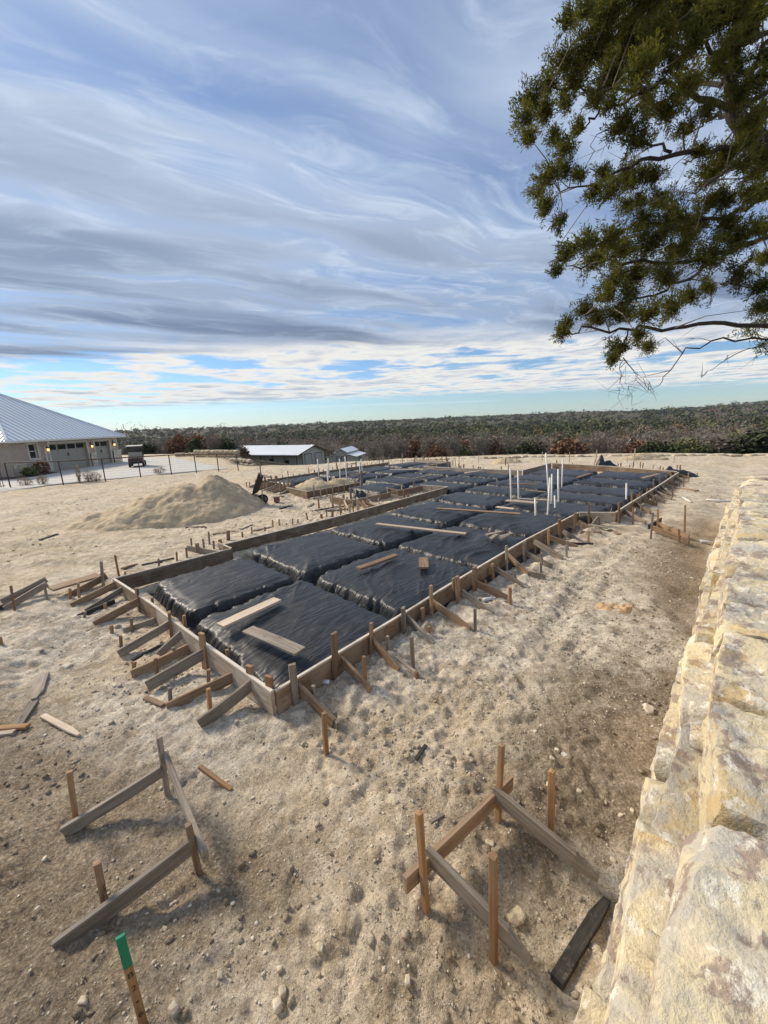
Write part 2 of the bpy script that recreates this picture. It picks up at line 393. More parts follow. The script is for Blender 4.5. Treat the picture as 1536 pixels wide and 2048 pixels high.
BLACKM = simple('black_metal', (0.02,0.018,0.017), (0.035,0.028,0.024), 7.0, 0.45)
RUST = simple('rusty_pipe', (0.075,0.035,0.022), (0.045,0.026,0.02), 8.0, 0.7)
GUTTER = simple('gutter_paint', (0.62,0.60,0.55), None, 4.0, 0.5)
BARNW = simple('barn_sheet_metal', (0.52,0.475,0.38), (0.47,0.43,0.34), 0.7, 0.55, 0.0)
BARND = simple('barn_door_paint', (0.47,0.44,0.38), (0.41,0.38,0.33), 1.0, 0.6)
DARKT = simple('dark_trim', (0.05,0.035,0.028), None, 4.0, 0.6)
TYRE = simple('tyre_rubber', (0.015,0.015,0.015), (0.03,0.028,0.025), 12.0, 0.8)
CARTB = simple('cart_body', (0.025,0.028,0.032), None, 4.0, 0.35)
CARTS = simple('cart_seat_vinyl', (0.30,0.28,0.24), None, 5.0, 0.6)
CARTR = simple('cart_roof_plastic', (0.72,0.68,0.58), None, 5.0, 0.5)
LAMPG = simple('lit_lamp_glass', (0.9,0.6,0.3), None, 3.0, 0.4, emis=((1.0,0.55,0.2), 1.4))
MULCH = simple('mulch', (0.10,0.06,0.045), (0.06,0.04,0.03), 30.0, 0.95, 0.02)
DIRT = simple('heaped_sandy_dirt', (0.50,0.40,0.265), (0.35,0.27,0.175), 5.0, 0.95, 0.06, detail=9.0)
CLOD = simple('orange_clay_clods', (0.50,0.35,0.21), (0.40,0.26,0.14), 14.0, 0.95, 0.02, detail=8.0)
BARK = simple('cedar_bark', (0.055,0.042,0.033), (0.022,0.017,0.014), 14.0, 0.95, 0.02, stretch=(3,3,0.6))
BARKP = simple('pale_twig_bark', (0.20,0.17,0.145), (0.11,0.09,0.075), 14.0, 0.95, 0.01)
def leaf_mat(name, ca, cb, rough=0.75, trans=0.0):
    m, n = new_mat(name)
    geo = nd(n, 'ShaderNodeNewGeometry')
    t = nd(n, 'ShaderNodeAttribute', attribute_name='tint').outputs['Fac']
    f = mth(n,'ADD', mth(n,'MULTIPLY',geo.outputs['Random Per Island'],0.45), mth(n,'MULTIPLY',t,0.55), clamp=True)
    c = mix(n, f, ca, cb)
    p = finish(n, c, rough, None, 0.01, 1.0, 0.0, 0.2)
    if trans:                                              # light coming through the sprays
        tr = nd(n, 'ShaderNodeBsdfTranslucent', {'Color': mix(n, 1.0, c, (1.5,1.5,0.8), 'MULTIPLY')})
        ms = nd(n, 'ShaderNodeMixShader', {0: trans, 1: p.outputs[0], 2: tr.outputs[0]})
        out = [q for q in n.nodes if q.type == 'OUTPUT_MATERIAL'][0]; n.links.new(ms.outputs[0], out.inputs[0])
    return m
CEDAR = leaf_mat('cedar_foliage', (0.030,0.038,0.011), (0.145,0.140,0.030), trans=0.4)
JUN = leaf_mat('juniper_foliage', (0.020,0.030,0.013), (0.070,0.084,0.034))
OLIVE = leaf_mat('live_oak_foliage', (0.050,0.058,0.020), (0.145,0.148,0.050))
BARE = leaf_mat('bare_twigs', (0.125,0.102,0.080), (0.31,0.26,0.205))
RUSTL = leaf_mat('rust_oak_leaves', (0.105,0.052,0.032), (0.25,0.13,0.075))
DRYG = leaf_mat('dry_grass', (0.20,0.15,0.09), (0.38,0.30,0.19))

# ------------------------------------------------------------------ ground
def plateau(x, y):
    # line behind which the land falls away, as a depth for each x
    ye = np.interp(x, [-80,-34,-24,-18,-13.5,-11,-6,2,12,22,32,60], [58,56,52,44,34,31,30.5,33,32.2,28.5,24,14])
    d = y - ye
    z = -0.118*np.clip(d, 0, 85)*sst(d, -1, 8)
    r = np.hypot(x, y)
    z = z - 1.5*sst(r, 120, 260)
    up_ = sst(r, 450, 2100)
    z = z + up_*(11.0 + 18.0*vn2(x*0.0017+3, y*0.0017, 5) + 3.0*vn2(x*0.005, y*0.005, 9) + 13*sst(x/np.maximum(y,1), .35, 1.0))
    z = z + sst(r, 90, 300)*1.6*vn2(x*0.008, y*0.008, 3)
    return z
PITS = [(0.09, 9.7, 0.10, 5.1), (2.1, 9.7, 5.0, 5.5)]      # dug-out slab interior, in form coordinates
_fr = np.random.RandomState(4)
FOOT = [( -3.2+_fr.rand()*7.5, 1.2+_fr.rand()*6.5, _fr.rand()*3.14, 0.10+0.07*_fr.rand(), 0.05+0.03*_fr.rand(), 0.008+0.018*_fr.rand()) for _ in range(200)]
def gz(x, y, fine=True):
    x = np.asarray(x, float); y = np.asarray(y, float)
    z = plateau(x, y)
    r = np.hypot(x, y)
    near = 1-sst(r, 30, 60)
    z = z + near*(0.055*fbm2(x*0.32, y*0.32, 3, 11) + 0.028*fbm2(x*1.3, y*1.3, 3, 23))
    u, v = toUV(x, y)
    dw = (x-WB[0])*WN[0] + (y-WB[1])*WN[1]                 # distance to the wall base (negative on the site side)
    z = z - 0.10*np.exp(-((dw+0.12)/0.42)**2)*near
    z = z + 0.07*np.exp(-(v+0.22)**2/0.05)*sst(u, -0.3, 0.3)*(1-sst(u, 9.6, 10.2))*(0.6+0.6*vn2(u*1.3, v*1.3, 77))
    z = z + 0.07*np.exp(-(u+0.25)**2/0.05)*sst(v, -0.3, 0.3)*(1-sst(v, 5.0, 5.6))*(0.6+0.6*vn2(u*1.3, v*1.3, 78))
    if fine:
        rough = 0.25+0.75*sst(fbm2(x*0.55, y*0.55, 3, 61), -0.35, 0.55)
        cl = 1-np.abs(fbm2(x*3.4, y*3.4, 4, 31, 0.6)); z = z + near*rough*0.030*(cl-0.6)
        z = z + near*rough*0.020*np.abs(fbm2(x*2.1, y*2.1, 3, 36))
        z = z + near*(0.006+0.014*rough)*fbm2(x*9, y*9, 3, 41, 0.65)
        z = z + near*0.016*np.clip(fbm2(x*22, y*22, 2, 51, 0.6)-0.1, 0, 1)
        for fx, fy, a, l, w, d in FOOT:
            mk = (np.abs(x-fx) < 0.5) & (np.abs(y-fy) < 0.5)
            if not mk.any(): continue
            dx, dy = x[mk]-fx, y[mk]-fy
            c, s = math.cos(a), math.sin(a)
            q = ((c*dx+s*dy)/l)**2 + ((-s*dx+c*dy)/w)**2
            z[mk] += -d*np.exp(-q**2) + 0.35*d*np.exp(-((np.sqrt(q)-1.35)/0.3)**2)
        # tyre ruts beside the wall
        sw = (x-WB[0])*WD[0]+(y-WB[1])*WD[1]
        for k in (-1.55, -2.75):
            t = dw-k-0.12*np.sin(sw*0.7)
            z = z - (0.035+0.012*np.sin(sw*26+t*6))*np.exp(-(t/0.15)**4)*sst(sw, 1.5, 3.5)*(1-sst(sw, 13, 16))*near
            z = z + 0.022*np.exp(-((np.abs(t)-0.24)/0.07)**2)*sst(sw, 1.5, 3.5)*(1-sst(sw, 13, 16))*near
        # wheel ruts left of the slab
        for k in (0.0, 1.7):
            t = (y-9.2-k) - 0.10*(x+12) - 0.5*np.sin(x*0.25)
            z = z - 0.08*np.exp(-(t/0.22)**2)*(1-sst(x, -8, -5))*near
    for u0, u1, v0, v1 in PITS:
        k = sst(u, u0, u0+0.10)*(1-sst(u, u1-0.10, u1))*sst(v, v0, v0+0.10)*(1-sst(v, v1-0.25, v1))
        z = z - 0.20*k
    return z
def axis(fine0, fine1, s0, gl, gr, far_l, far_r, g2=0.05, near_w=8.0, fast_r=False):
    mid = list(np.arange(fine0, fine1+1e-6, s0))
    out = [mid[-1]]; d = 0; st = s0
    while out[-1] < far_r:
        st = s0 + gr*min(out[-1]-fine1, near_w) + g2*max(0, out[-1]-fine1-near_w); out.append(out[-1]+st)
    lo = [mid[0]]
    while lo[-1] > far_l:
        dd = fine0-lo[-1]; st = s0 + gl*min(dd, near_w) + g2*max(0, dd-near_w); lo.append(lo[-1]-st)
    return np.array(lo[:0:-1] + mid + out[1:])
gx = axis(-3.0, 1.8, 0.022, 0.010, 0.020, -3200, 3200)
gy = axis(1.0, 4.4, 0.022, 0.06, 0.010, -60, 3000)
XX, YY = np.meshgrid(gx, gy)
ZZ = gz(XX.ravel().copy(), YY.ravel().copy())
gv = np.column_stack([XX.ravel(), YY.ravel(), ZZ])
nx_, ny_ = len(gx), len(gy)
ii = (np.arange(ny_-1)[:,None]*nx_ + np.arange(nx_-1)[None,:]).ravel()
gf = np.column_stack([ii, ii+1, ii+1+nx_, ii+nx_])
gm = mesh('ground', gv, gf, SOIL, True)
def fattr(me, name, arr):
    a = me.attributes.new(name, 'FLOAT', 'POINT'); a.data.foreach_set('value', np.asarray(arr, np.float32))
def soil_attrs(me, v):
    x, y, z = v[:,0], v[:,1], v[:,2]
    dw = (x-WB[0])*WN[0] + (y-WB[1])*WN[1]
    wob = 0.35*fbm2(x*0.9, y*0.9, 3, 91)
    damp = np.maximum(1-sst(-dw+wob, 0.35, 1.55), 1-sst(y+0.55*x+0.9*wob, 1.25, 2.3))
    u, w = toUV(x, y)
    for u0, u1, v0, v1 in PITS:
        damp = np.maximum(damp, 0.9*sst(u, u0, u0+0.1)*(1-sst(u, u1-0.1, u1))*sst(w, v0, v0+.1)*(1-sst(w, v1-.2, v1)))
    damp = damp*(1-sst(np.hypot(x, y), 12, 17))*sst(fbm2(x*0.6, y*0.6, 3, 95)+0.75, 0.1, 0.7)
    fattr(me, 'damp', damp)
    d = y - np.interp(x, [-80,-34,-24,-18,-13.5,-11,-6,2,12,22,32,60], [58,56,52,44,34,31,30.5,33,32.2,28.5,24,14])
    fattr(me, 'far', sst(d, 1.0, 3.0))
    fattr(me, 'ochre', np.clip(sst(fbm2(x*0.35, y*0.35, 3, 97), 0.0, 0.7) + 0.6*sst(np.hypot(x, y), 7, 12), 0, 1))
soil_attrs(gm, gv)
tag(link('ground', gm), kind='structure')

# terrace held up by the stone wall
ts = np.concatenate([np.arange(-5, 6, 0.08), np.arange(6, 18, 0.2)]); to = np.concatenate([np.arange(1.15, 2.6, 0.06), np.arange(2.6, 14, 0.25)])
S_, O_ = np.meshgrid(ts, to); S_ = S_.ravel(); O_ = O_.ravel()
tx = WB[0]+WD[0]*S_+WN[0]*O_; ty = WB[1]+WD[1]*S_+WN[1]*O_
tz = 1.17 + 0.05*fbm2(tx*0.8, ty*0.8, 3, 7) + 0.02*fbm2(tx*5, ty*5, 3, 8)
tz = tz*(1-sst(S_, 12.0, 15.5)) - 0.15*sst(S_, 14.5, 15.6)
tv = np.column_stack([tx, ty, tz]); n1, n2 = len(ts), len(to)
ii = (np.arange(n2-1)[:,None]*n1 + np.arange(n1-1)[None,:]).ravel()
tm = mesh('terrace', tv, np.column_stack([ii, ii+n1, ii+1+n1, ii+1]), SOIL, True); soil_attrs(tm, tv)
tag(link('terrace', tm), kind='structure')

# ------------------------------------------------------------------ rocks
def cube_grid(n):
    nx, ny, nz = n; v = []; idx = {}; f = []
    def vid(p):
        k = tuple(np.round(p, 5)); 
        if k not in idx: idx[k] = len(v); v.append(p)
        return idx[k]
    for ax in range(3):
        a, b = [(1,2),(2,0),(0,1)][ax]
        for sgn in (-1, 1):
            for i in range(n[a]):
                for j in range(n[b]):
                    q = []
                    for (p, r) in ((i,j),(i+1,j),(i+1,j+1),(i,j+1)):
                        c = [0,0,0]; c[ax] = sgn; c[a] = -1+2*p/n[a]; c[b] = -1+2*r/n[b]; q.append(vid(tuple(c)))
                    f.append(tuple(q) if sgn > 0 else tuple(q[::-1]))
    return np.array(v), np.array(f)
_cg = {}
def rock(half, res, seed, blocky=6.0, warp=0.14, amp=0.10, strata=0.0, fr=1.0, facets=14):
    res = tuple(res)
    if res not in _cg: _cg[res] = cube_grid(res)
    v, f = _cg[res]; v = v.copy(); rs = np.random.RandomState(seed)
    k = (np.abs(v)**blocky).sum(1)**(1/blocky); v = v/k[:,None]
    cor = rs.uniform(-warp, warp, (2,2,2,3))
    t = (v+1)/2
    off = 0
    for a in (0,1):
        for b in (0,1):
            for c in (0,1):
                w = (t[:,0] if a else 1-t[:,0])*(t[:,1] if b else 1-t[:,1])*(t[:,2] if c else 1-t[:,2])
                off = off + w[:,None]*cor[a,b,c]
    v = v + off
    for _ in range(facets):                                # knock off corners and edges along flat planes
        nn = rs.normal(size=3); nn[2] *= 0.7; nn /= np.linalg.norm(nn)
        lim = np.abs(nn).sum()*(rs.uniform(0.66, 0.90) if facets > 9 else rs.uniform(0.82, 1.0))
        dd = v@nn; over_ = np.maximum(dd-lim, 0); v = v - over_[:,None]*nn
    p = v*np.array(half); s = seed*3.17
    q = p*fr
    n = fbm3(q[:,0]*3.0+s, q[:,1]*3.0, q[:,2]*4.5, 4, seed, 0.55)
    n2 = 1-np.abs(fbm3(q[:,0]*5.0+s, q[:,1]*5.0+9, q[:,2]*9.0, 3, seed+5, 0.55))
    nr = v/np.linalg.norm(v, axis=1)[:,None]
    m = min(half)
    p = p + nr*(amp*m*(n*0.9 + n2*0.7 - 0.6))[:,None]
    if strata:
        tz_ = fbm2(p[:,0]*2.6+s, p[:,1]*2.0+s, 3, seed+21, .55)+0.35*p[:,0]+0.3*p[:,1]
        q4 = tz_*3.5; fl_ = np.floor(q4); stp = (fl_+sst(q4-fl_, .70, 1.0))/3.5
        upm = np.clip(nr[:,2]*2.2-.7, 0, 1)
        p[:,2] += upm*(stp-tz_.mean())*.045 + upm*.006*fbm2(p[:,0]*22, p[:,1]*22, 2, seed+30)
        p = p + nr*(.010*fbm3(p[:,0]*14, p[:,1]*14, p[:,2]*14, 2, seed+33))[:,None]
        st = vn3(q[:,0]*1.2+s, q[:,1]*1.2, (p[:,2]+0.08*vn3(q[:,0]*3, q[:,1]*3, q[:,2]*3, seed))*16, seed+8)
        side = 1-np.clip(np.abs(nr[:,2])*1.6-0.5, 0, 1)
        p = p + nr*np.array([1,1,0.0])*(strata*m*st*side)[:,None]
    return p, f
def frame(xd, zd=(0,0,1)):
    x = Vector(xd).normalized(); z = Vector(zd); y = z.cross(x).normalized(); z = x.cross(y)
    return Matrix(((x.x,y.x,z.x,0),(x.y,y.y,z.y,0),(x.z,y.z,z.z,0),(0,0,0,1)))

# the stone retaining wall on the right
wall = thing('stone_wall', Wall(5.0, 0.6, 0), 'dry-laid wall of cream and mauve limestone blocks beside the slab site', 'wall')
FW = frame((WD[0], WD[1], 0))
ws = np.random.RandomState(26)
def wall_stone(s, o, z, hs, ho, hz, res, seed, **k):
    p, f = rock((hs, ho, hz), res, seed, **k)
    M = Matrix.Translation(Vector(Wall(s, o, z))) @ FW @ Euler((ws.uniform(-.04,.04), ws.uniform(-.04,.04), ws.uniform(-.07,.07))).to_matrix().to_4x4()
    me = mesh('stone', p, f, STONE, res[0] > 5)
    if res[0] > 5: me.set_sharp_from_angle(angle=R(32))
    link('stone', me, wall, M)
sd = 100
for (z0, z1, o0, dep) in ((-0.18, 0.50, 0.04, 0.38), (0.46, 0.96, 0.17, 0.38)):
    s = -3.6 + ws.uniform(0, .5)
    while s < 12.5:
        L = ws.uniform(0.75, 1.6); L = min(L, 12.75-s)
        near = s < 3.5
        res = (34, 12, 24) if near else ((16, 6, 10) if s < 7 else (9, 4, 6))
        wall_stone(s+L/2, o0+dep+ws.uniform(-.03,.03), (z0+z1)/2, L/2-.016, dep, (z1-z0)/2-.012, res, sd, amp=0.05, strata=0.10, warp=0.08, blocky=40.0, fr=2.0, facets=6); sd += 1
        s += L
s = -3.6
while s < 12.5:
    L = ws.uniform(0.55, 1.2); L = min(L, 12.7-s)
    near = s < 3.5
    wd_ = ws.uniform(0.42, 0.62)
    res = (36, 38, 10) if near else ((16, 16, 6) if s < 7 else (9, 9, 4))
    zt = 1.30 + ws.uniform(-.035, .035)
    wall_stone(s+L/2, 0.305+wd_+ws.uniform(-.025,.025), zt-0.22, L/2-.018, wd_, 0.20, res, sd, amp=0.035, strata=0.10, warp=0.10, blocky=40.0, fr=2.0, facets=6); sd += 1
    s += L
# chinking: small wedged stones in the joints
for i in range(14):
    s = ws.uniform(-1.5, 9.0); z = ws.choice([0.47, 0.92, 1.0])
    wall_stone(s, {0.47:0.16, 0.92:0.28, 1.0:0.33}[z]+ws.uniform(-.02,.02), z+ws.uniform(-.03,.04), ws.uniform(.05,.14), ws.uniform(.05,.09), ws.uniform(.018,.045), (5,4,3), sd, amp=0.12, blocky=18, facets=8); sd += 1
core = Acc()
for k in range(16):
    a, b = -3.4+k, -3.4+k+1.002
    q = [Wall(a,0.42), Wall(b,0.42), Wall(b,1.35), Wall(a,1.35)]
    core.add([(*p[:2], -0.1) for p in q]+[(*p[:2], 1.10) for p in q], [(4,5,6,7),(0,1,5,4),(2,3,7,6),(1,2,6,5),(3,0,4,7)])
core.part('rubble_core', MULCH, wall)

# loose stones that can be picked out, and gravel
rk = np.random.RandomState(77)
rock_px = [(1035,1815,.085),(560,1942,.03),(440,1955,.035),(815,1950,.04),(1245,1598,.03),(1268,1590,.03),(1130,1500,.05),(1105,1510,.045),(1115,1490,.04),(1385,1152,.05),(135,1330,.09),(75,1010,.08),(140,1165,.06),(555,2010,.05),(565,1985,.045),(350,2030,.05),(170,2020,.04),(815,1530,.03),(1100,1560,.06),(980,1680,.05),(700,1640,.03),(945,1750,.03),(1300,1400,.10),(1215,1575,.03),(1310,1455,.04),(1180,1395,.03),(230,1370,.05),(1000,1300,.02),(1195,1125,.08),(1160,1560,.035),(1130,1130,.05),(1070,1460,.035),(1230,1690,.04),(640,1890,.04),(660,1500,.03),(880,1560,.03),(330,1860,.03),(90,1720,.03),(505,1590,.03),(1240,1180,.04)]
for i, (px, py, s) in enumerate(rock_px):
    s *= 0.62
    b = G(px, py); z = float(gz(np.array([b[0]]), np.array([b[1]]))[0])
    big = s > 0.034
    p, f = rock((s, s*rk.uniform(.6,.9), s*rk.uniform(.35,.65)), (6,6,5) if big else (4,4,4), 900+i, amp=0.18, blocky=7.0, warp=0.3, fr=6, facets=18)
    o = link('limestone_rock', mesh('limestone_rock', p, f, PEBBLE if i%3 else STONE, False), None, Matrix.Translation((b[0], b[1], z+s*0.2)) @ Euler((rk.uniform(-.2,.2), rk.uniform(-.2,.2), rk.uniform(0,6.28))).to_matrix().to_4x4())
    tag(o, 'palm-sized piece of pale limestone lying loose on the bare soil' if not big else 'fist-sized or larger chunk of pale limestone lying on the bare soil', 'rock', 'small limestone pieces' if not big else 'larger limestone chunks')
ico_v = []; t = (1+5**.5)/2
for a, b in ((-1,t),(1,t),(-1,-t),(1,-t)): ico_v += [(a,b,0),(0,a,b),(b,0,a)]
def ico():
    v = np.array([(-1,t,0),(1,t,0),(-1,-t,0),(1,-t,0),(0,-1,t),(0,1,t),(0,-1,-t),(0,1,-t),(t,0,-1),(t,0,1),(-t,0,-1),(-t,0,1)])/math.hypot(1,t)
    f = np.array([(0,11,5),(0,5,1),(0,1,7),(0,7,10),(0,10,11),(1,5,9),(5,11,4),(11,10,2),(10,7,6),(7,1,8),(3,9,4),(3,4,2),(3,2,6),(3,6,8),(3,8,9),(4,9,5),(2,4,11),(6,2,10),(8,6,7),(9,8,1)])
    return v, f
IV, IF = ico()
def scatter(n, xs, ys, sizes, seed):
    rs = np.random.RandomState(seed); n = len(xs)
    zz = gz(xs.copy(), ys.copy())
    sc = sizes[:,None]*rs.uniform(.55,1.25,(n,3)); sc[:,2] *= 0.7
    an = rs.uniform(0, 6.28, n); c, s = np.cos(an), np.sin(an)
    V = IV[None]*(1+rs.uniform(-.28,.28,(n,12,1)))*sc[:,None,:]
    X = V[:,:,0]*c[:,None]-V[:,:,1]*s[:,None]+xs[:,None]; Y = V[:,:,0]*s[:,None]+V[:,:,1]*c[:,None]+ys[:,None]
    Z = V[:,:,2] + (zz+sizes*0.15)[:,None]
    return np.stack([X,Y,Z], 2).reshape(-1,3), (IF[None]+12*np.arange(n)[:,None,None]).reshape(-1,3)
gr = np.random.RandomState(5)
n0 = 34000
gxs = gr.uniform(-4.5, 6.0, n0); gys = 0.9 + 8.5*gr.uniform(0,1,n0)**1.5
keep = (fbm2(gxs*1.1, gys*1.1, 3, 201)+gr.uniform(-.6,.6,n0) > 0.05)
u_, v_ = toUV(gxs, gys); keep &= ~((u_ > -0.1) & (v_ > -0.1))
dw_ = (gxs-WB[0])*WN[0]+(gys-WB[1])*WN[1]; keep &= dw_ < 0.0
keep &= gr.rand(n0) < np.clip(1.3-0.55*np.abs(np.clip(dw_,-3,0))+0.45, 0.30, 1)
gxs, gys = gxs[keep], gys[keep]
sz = 0.003 + 0.009*gr.uniform(0,1,len(gxs))**4 + 0.0015*np.hypot(gxs,gys)*gr.rand(len(gxs))
nf = 9000
fx_ = gr.uniform(-15, 15, nf); fy_ = 5+21*gr.uniform(0,1,nf)**1.3
u_, v_ = toUV(fx_, fy_); dw_ = (fx_-WB[0])*WN[0]+(fy_-WB[1])*WN[1]
kf = ~((u_ > -0.3) & (u_ < 22) & (v_ > -0.4) & (v_ < 5.7)) & ~((u_ > 7.5) & (v_ > 5) & (v_ < 16.3)) & (dw_ < -.05) & (fbm2(fx_*.5, fy_*.5, 3, 211)+gr.uniform(-.5,.5,nf) > 0.1) & (np.hypot(fx_+7.3, fy_-14.5) > 2.6)
fx_, fy_ = fx_[kf], fy_[kf]
gxs = np.concatenate([gxs, fx_]); gys = np.concatenate([gys, fy_])
sz = np.concatenate([sz, 0.010+0.035*gr.uniform(0,1,len(fx_))**4])
v, f = scatter(0, gxs, gys, sz, 6)
GRAV = leaf_mat('gravel_stones', (0.20,0.155,0.105), (0.62,0.56,0.46), 0.9)
gm2 = mesh('gravel', v, f, GRAV); fattr(gm2, 'tint', np.repeat(gr.rand(len(gxs)), 12))
tag(link('gravel', gm2), 'small pale stones scattered over the bare soil', 'gravel', kind='stuff')
# churned clods of soil
n0 = 9000
cx_ = gr.uniform(-3.6, 4.5, n0); cy_ = 1.0 + 7*gr.uniform(0,1,n0)**1.3
u_, v_ = toUV(cx_, cy_); dw_ = (cx_-WB[0])*WN[0]+(cy_-WB[1])*WN[1]
keep = ~((u_ > -0.1) & (v_ > -0.1)) & (dw_ < 0) & (fbm2(cx_*0.9, cy_*0.9, 3, 301)+gr.uniform(-.5,.5,n0) > 0.15)
cx_, cy_ = cx_[keep], cy_[keep]
v, f = scatter(0, cx_, cy_, 0.006+0.026*gr.uniform(0,1,len(cx_))**2.5, 8)
cm = mesh('soil_clods', v, f, SOIL); soil_attrs(cm, v)
tag(link('soil_clods', cm), 'crumbly clods of churned soil strewn over the ground', 'soil clods', kind='stuff')

# dirt heaps
def heap(name, bumps, ext, res, label, cat, mat=DIRT, group=None, seed=1, rough=0.06, sink=0.12):
    x0,x1,y0,y1 = ext
    xs = np.linspace(x0,x1,int((x1-x0)/res)+2); ys = np.linspace(y0,y1,int((y1-y0)/res)+2)
    X,Y = np.meshgrid(xs,ys); X = X.ravel(); Y = Y.ravel()
    h = np.zeros_like(X)
    for bx,by,rx,ry,hh,an in bumps:
        c,s = math.cos(an),math.sin(an); dx,dy = X-bx,Y-by
        q = np.sqrt(((c*dx+s*dy)/rx)**2+((-s*dx+c*dy)/ry)**2) + 0.10*fbm2(X*1.3/max(rx,.4), Y*1.3/max(rx,.4), 3, seed+9)
        h = np.maximum(h, hh*np.clip(1.12-q, 0, 1)**1.15)
    e = sst(h, 0.0, 0.12)
    z = gz(X.copy(), Y.copy(), False) + h + e*(rough*fbm2(X*2.2, Y*2.2, 4, seed, .55) + rough*.35*fbm2(X*14, Y*14, 3, seed+2, .6)) - sink*(1-e)
    a, b = len(xs), len(ys); ii = (np.arange(b-1)[:,None]*a+np.arange(a-1)[None,:]).ravel()
    F = np.column_stack([ii,ii+1,ii+1+a,ii+a])
    keepf = (e[F] > 0.001).any(1)
    F = F[keepf]; us = np.unique(F); mp = np.zeros(len(X), int); mp[us] = np.arange(len(us))
    return top(name, np.column_stack([X,Y,z])[us], mp[F], mat, label, cat, group, True)
heap('dirt_mound', [(-6.5,15.0,1.8,2.0,1.30,0),(-7.3,14.5,2.2,1.9,1.05,0.3),(-8.3,14.0,2.2,1.7,0.72,0.3),(-9.2,13.5,2.0,1.3,0.42,0.2)], (-12,-3.2,10.6,18), 0.07, 'broad heap of yellow sandy dirt left of the tipped wheelbarrow', 'dirt pile', seed=3, rough=.07)
heap('dirt_mound', [(*W(9.6,12.6)[:2],1.5,1.1,0.42,0.9),(*W(10.6,12.0)[:2],1.3,.8,0.32,0.7)], (-5,1,16,21.6), 0.08, 'low tan dirt heap inside the left wing forms near white pipes', 'dirt pile', seed=13)
b = G(1238,1212)
heap('clay_heap', [(b[0],b[1],.34,.24,.13,0.4),(b[0]-.2,b[1]+.1,.2,.16,.09,0),(b[0]+.17,b[1]+.02,.16,.13,.10,0)], (b[0]-.6,b[0]+.6,b[1]-.5,b[1]+.5), 0.02, 'small heap of orange clay clods on soil below the stone wall', 'clay', CLOD, seed=23, rough=0.085, sink=0.05)
b = at_depth(1012, 920, 27.5)
heap('dirt_mound', [(b[0],b[1],1.1,.8,.36,0)], (b[0]-2,b[0]+2,b[1]-1.5,b[1]+1.5), 0.1, 'small conical dirt heap beyond the far side of the slab', 'dirt pile', seed=33)
b = at_depth(1290, 920, 26.5)
heap('dirt_mound', [(b[0],b[1],1.8,.8,.42,0)], (b[0]-2.5,b[0]+2.5,b[1]-1.5,b[1]+1.5), 0.1, 'long low dirt ridge in front of the far stone ledge', 'dirt pile', seed=43)
# ------------------------------------------------------------------ lumber
def lumber(name, p0, p1, h, t, m, parent=None, face=(0,0,1), n=4, bow=0.0, point=0.0, label=None, cat=None, group=None, seed=None, bev=0.004):
    """a sawn board from p0 to p1; h is its width along 'face', t its thickness"""
    p0, p1 = Vector(p0), Vector(p1); L = (p1-p0).length
    x = (p1-p0).normalized(); z = Vector(face); z = (z - x*z.dot(x)).normalized(); y = z.cross(x)
    M = Matrix(((x.x,y.x,z.x,0),(x.y,y.y,z.y,0),(x.z,y.z,z.z,0),(0,0,0,1)))
    M = Matrix.Translation((p0+p1)/2) @ M
    rs = random.Random(seed if seed is not None else rnd.random())
    b = min(bev, t*.2, h*.2); ring = [(-t/2+b,-h/2),(t/2-b,-h/2),(t/2,-h/2+b),(t/2,h/2-b),(t/2-b,h/2),(-t/2+b,h/2),(-t/2,h/2-b),(-t/2,-h/2+b)]
    v = []; f = []; by, bz = rs.uniform(-1,1)*bow, rs.uniform(-1,1)*bow*.5; tw = rs.uniform(-1,1)*bow*1.5
    for i in range(n+1):
        q = i/n; xx = (q-.5)*L; k = 4*q*(1-q); s = 1.0
        if point and i == n: s = point
        e = rs.uniform(-.006,.006) if i in (0, n) else 0
        for (a, c) in ring:
            c2 = c*s + (0 if s == 1 else -h*.15*(1-s)); a2 = a*(1 if s == 1 else max(s,.7))
            v.append((xx + e + (rs.uniform(-.004,.004) if i in (0,n) else 0), a2+by*k - c2*tw*(q-.5), c2+bz*k))
    if point:
        # move the last-but-one ring close to the end so that only the tip is cut
        for j in range(8):
            a = v[(n-1)*8+j]; v[(n-1)*8+j] = (L/2-min(.16, L*.25), a[1], a[2])
    for i in range(n):
        for j in range(8): f.append((i*8+j, i*8+(j+1)%8, (i+1)*8+(j+1)%8, (i+1)*8+j))
    f.append(tuple(range(7,-1,-1))); f.append(tuple(n*8+j for j in range(8)))
    o = link(name, mesh(name, v, f, m), parent, M)
    return tag(o, label, cat, group) if label else o
def stake(base, tip, w, t, m, parent, fd=(0.7071,0.7071,0), name='stake', **k):
    """upright stake: ground and tip as points; w across, along direction fd"""
    b = Vector(base); d = Vector(tip)-b
    return lumber(name, b - d.normalized()*0.18, Vector(tip), w, t, m, parent, face=fd, n=2, **k)
def gpt(px, py, dz=0.0):
    b = G(px, py); z = float(gz(np.array([b[0]]), np.array([b[1]]))[0]); return np.array([b[0], b[1], z*0+dz])
UF, VF = (*UD,0), (*VD,0)
S2, S4 = 0.040, 0.089
def stk(parent, tp, bp, w=S2, m=None, fd=UF):
    b = gpt(*bp); t = over(b, *tp)
    m = m or rnd.choice([W_STAKE, W_STAKE, W_BROWN, W_GREY])
    a = rnd.uniform(-.35,.35); f = Vector(fd); f.rotate(Euler((0,0,a)))
    return stake(b, t, w, S2, m, parent, f)
def brc(parent, fp, gp, h=0.12, zf=0.20, zg=0.035, m=None, point=0.0, name='brace'):
    a = G(*fp, zf); b = G(*gp, zg)
    return lumber(name, a, b, h, 0.038, m or rnd.choice([W_GREY, W_GREY, W_BROWN]), parent, bow=0.012, point=point)

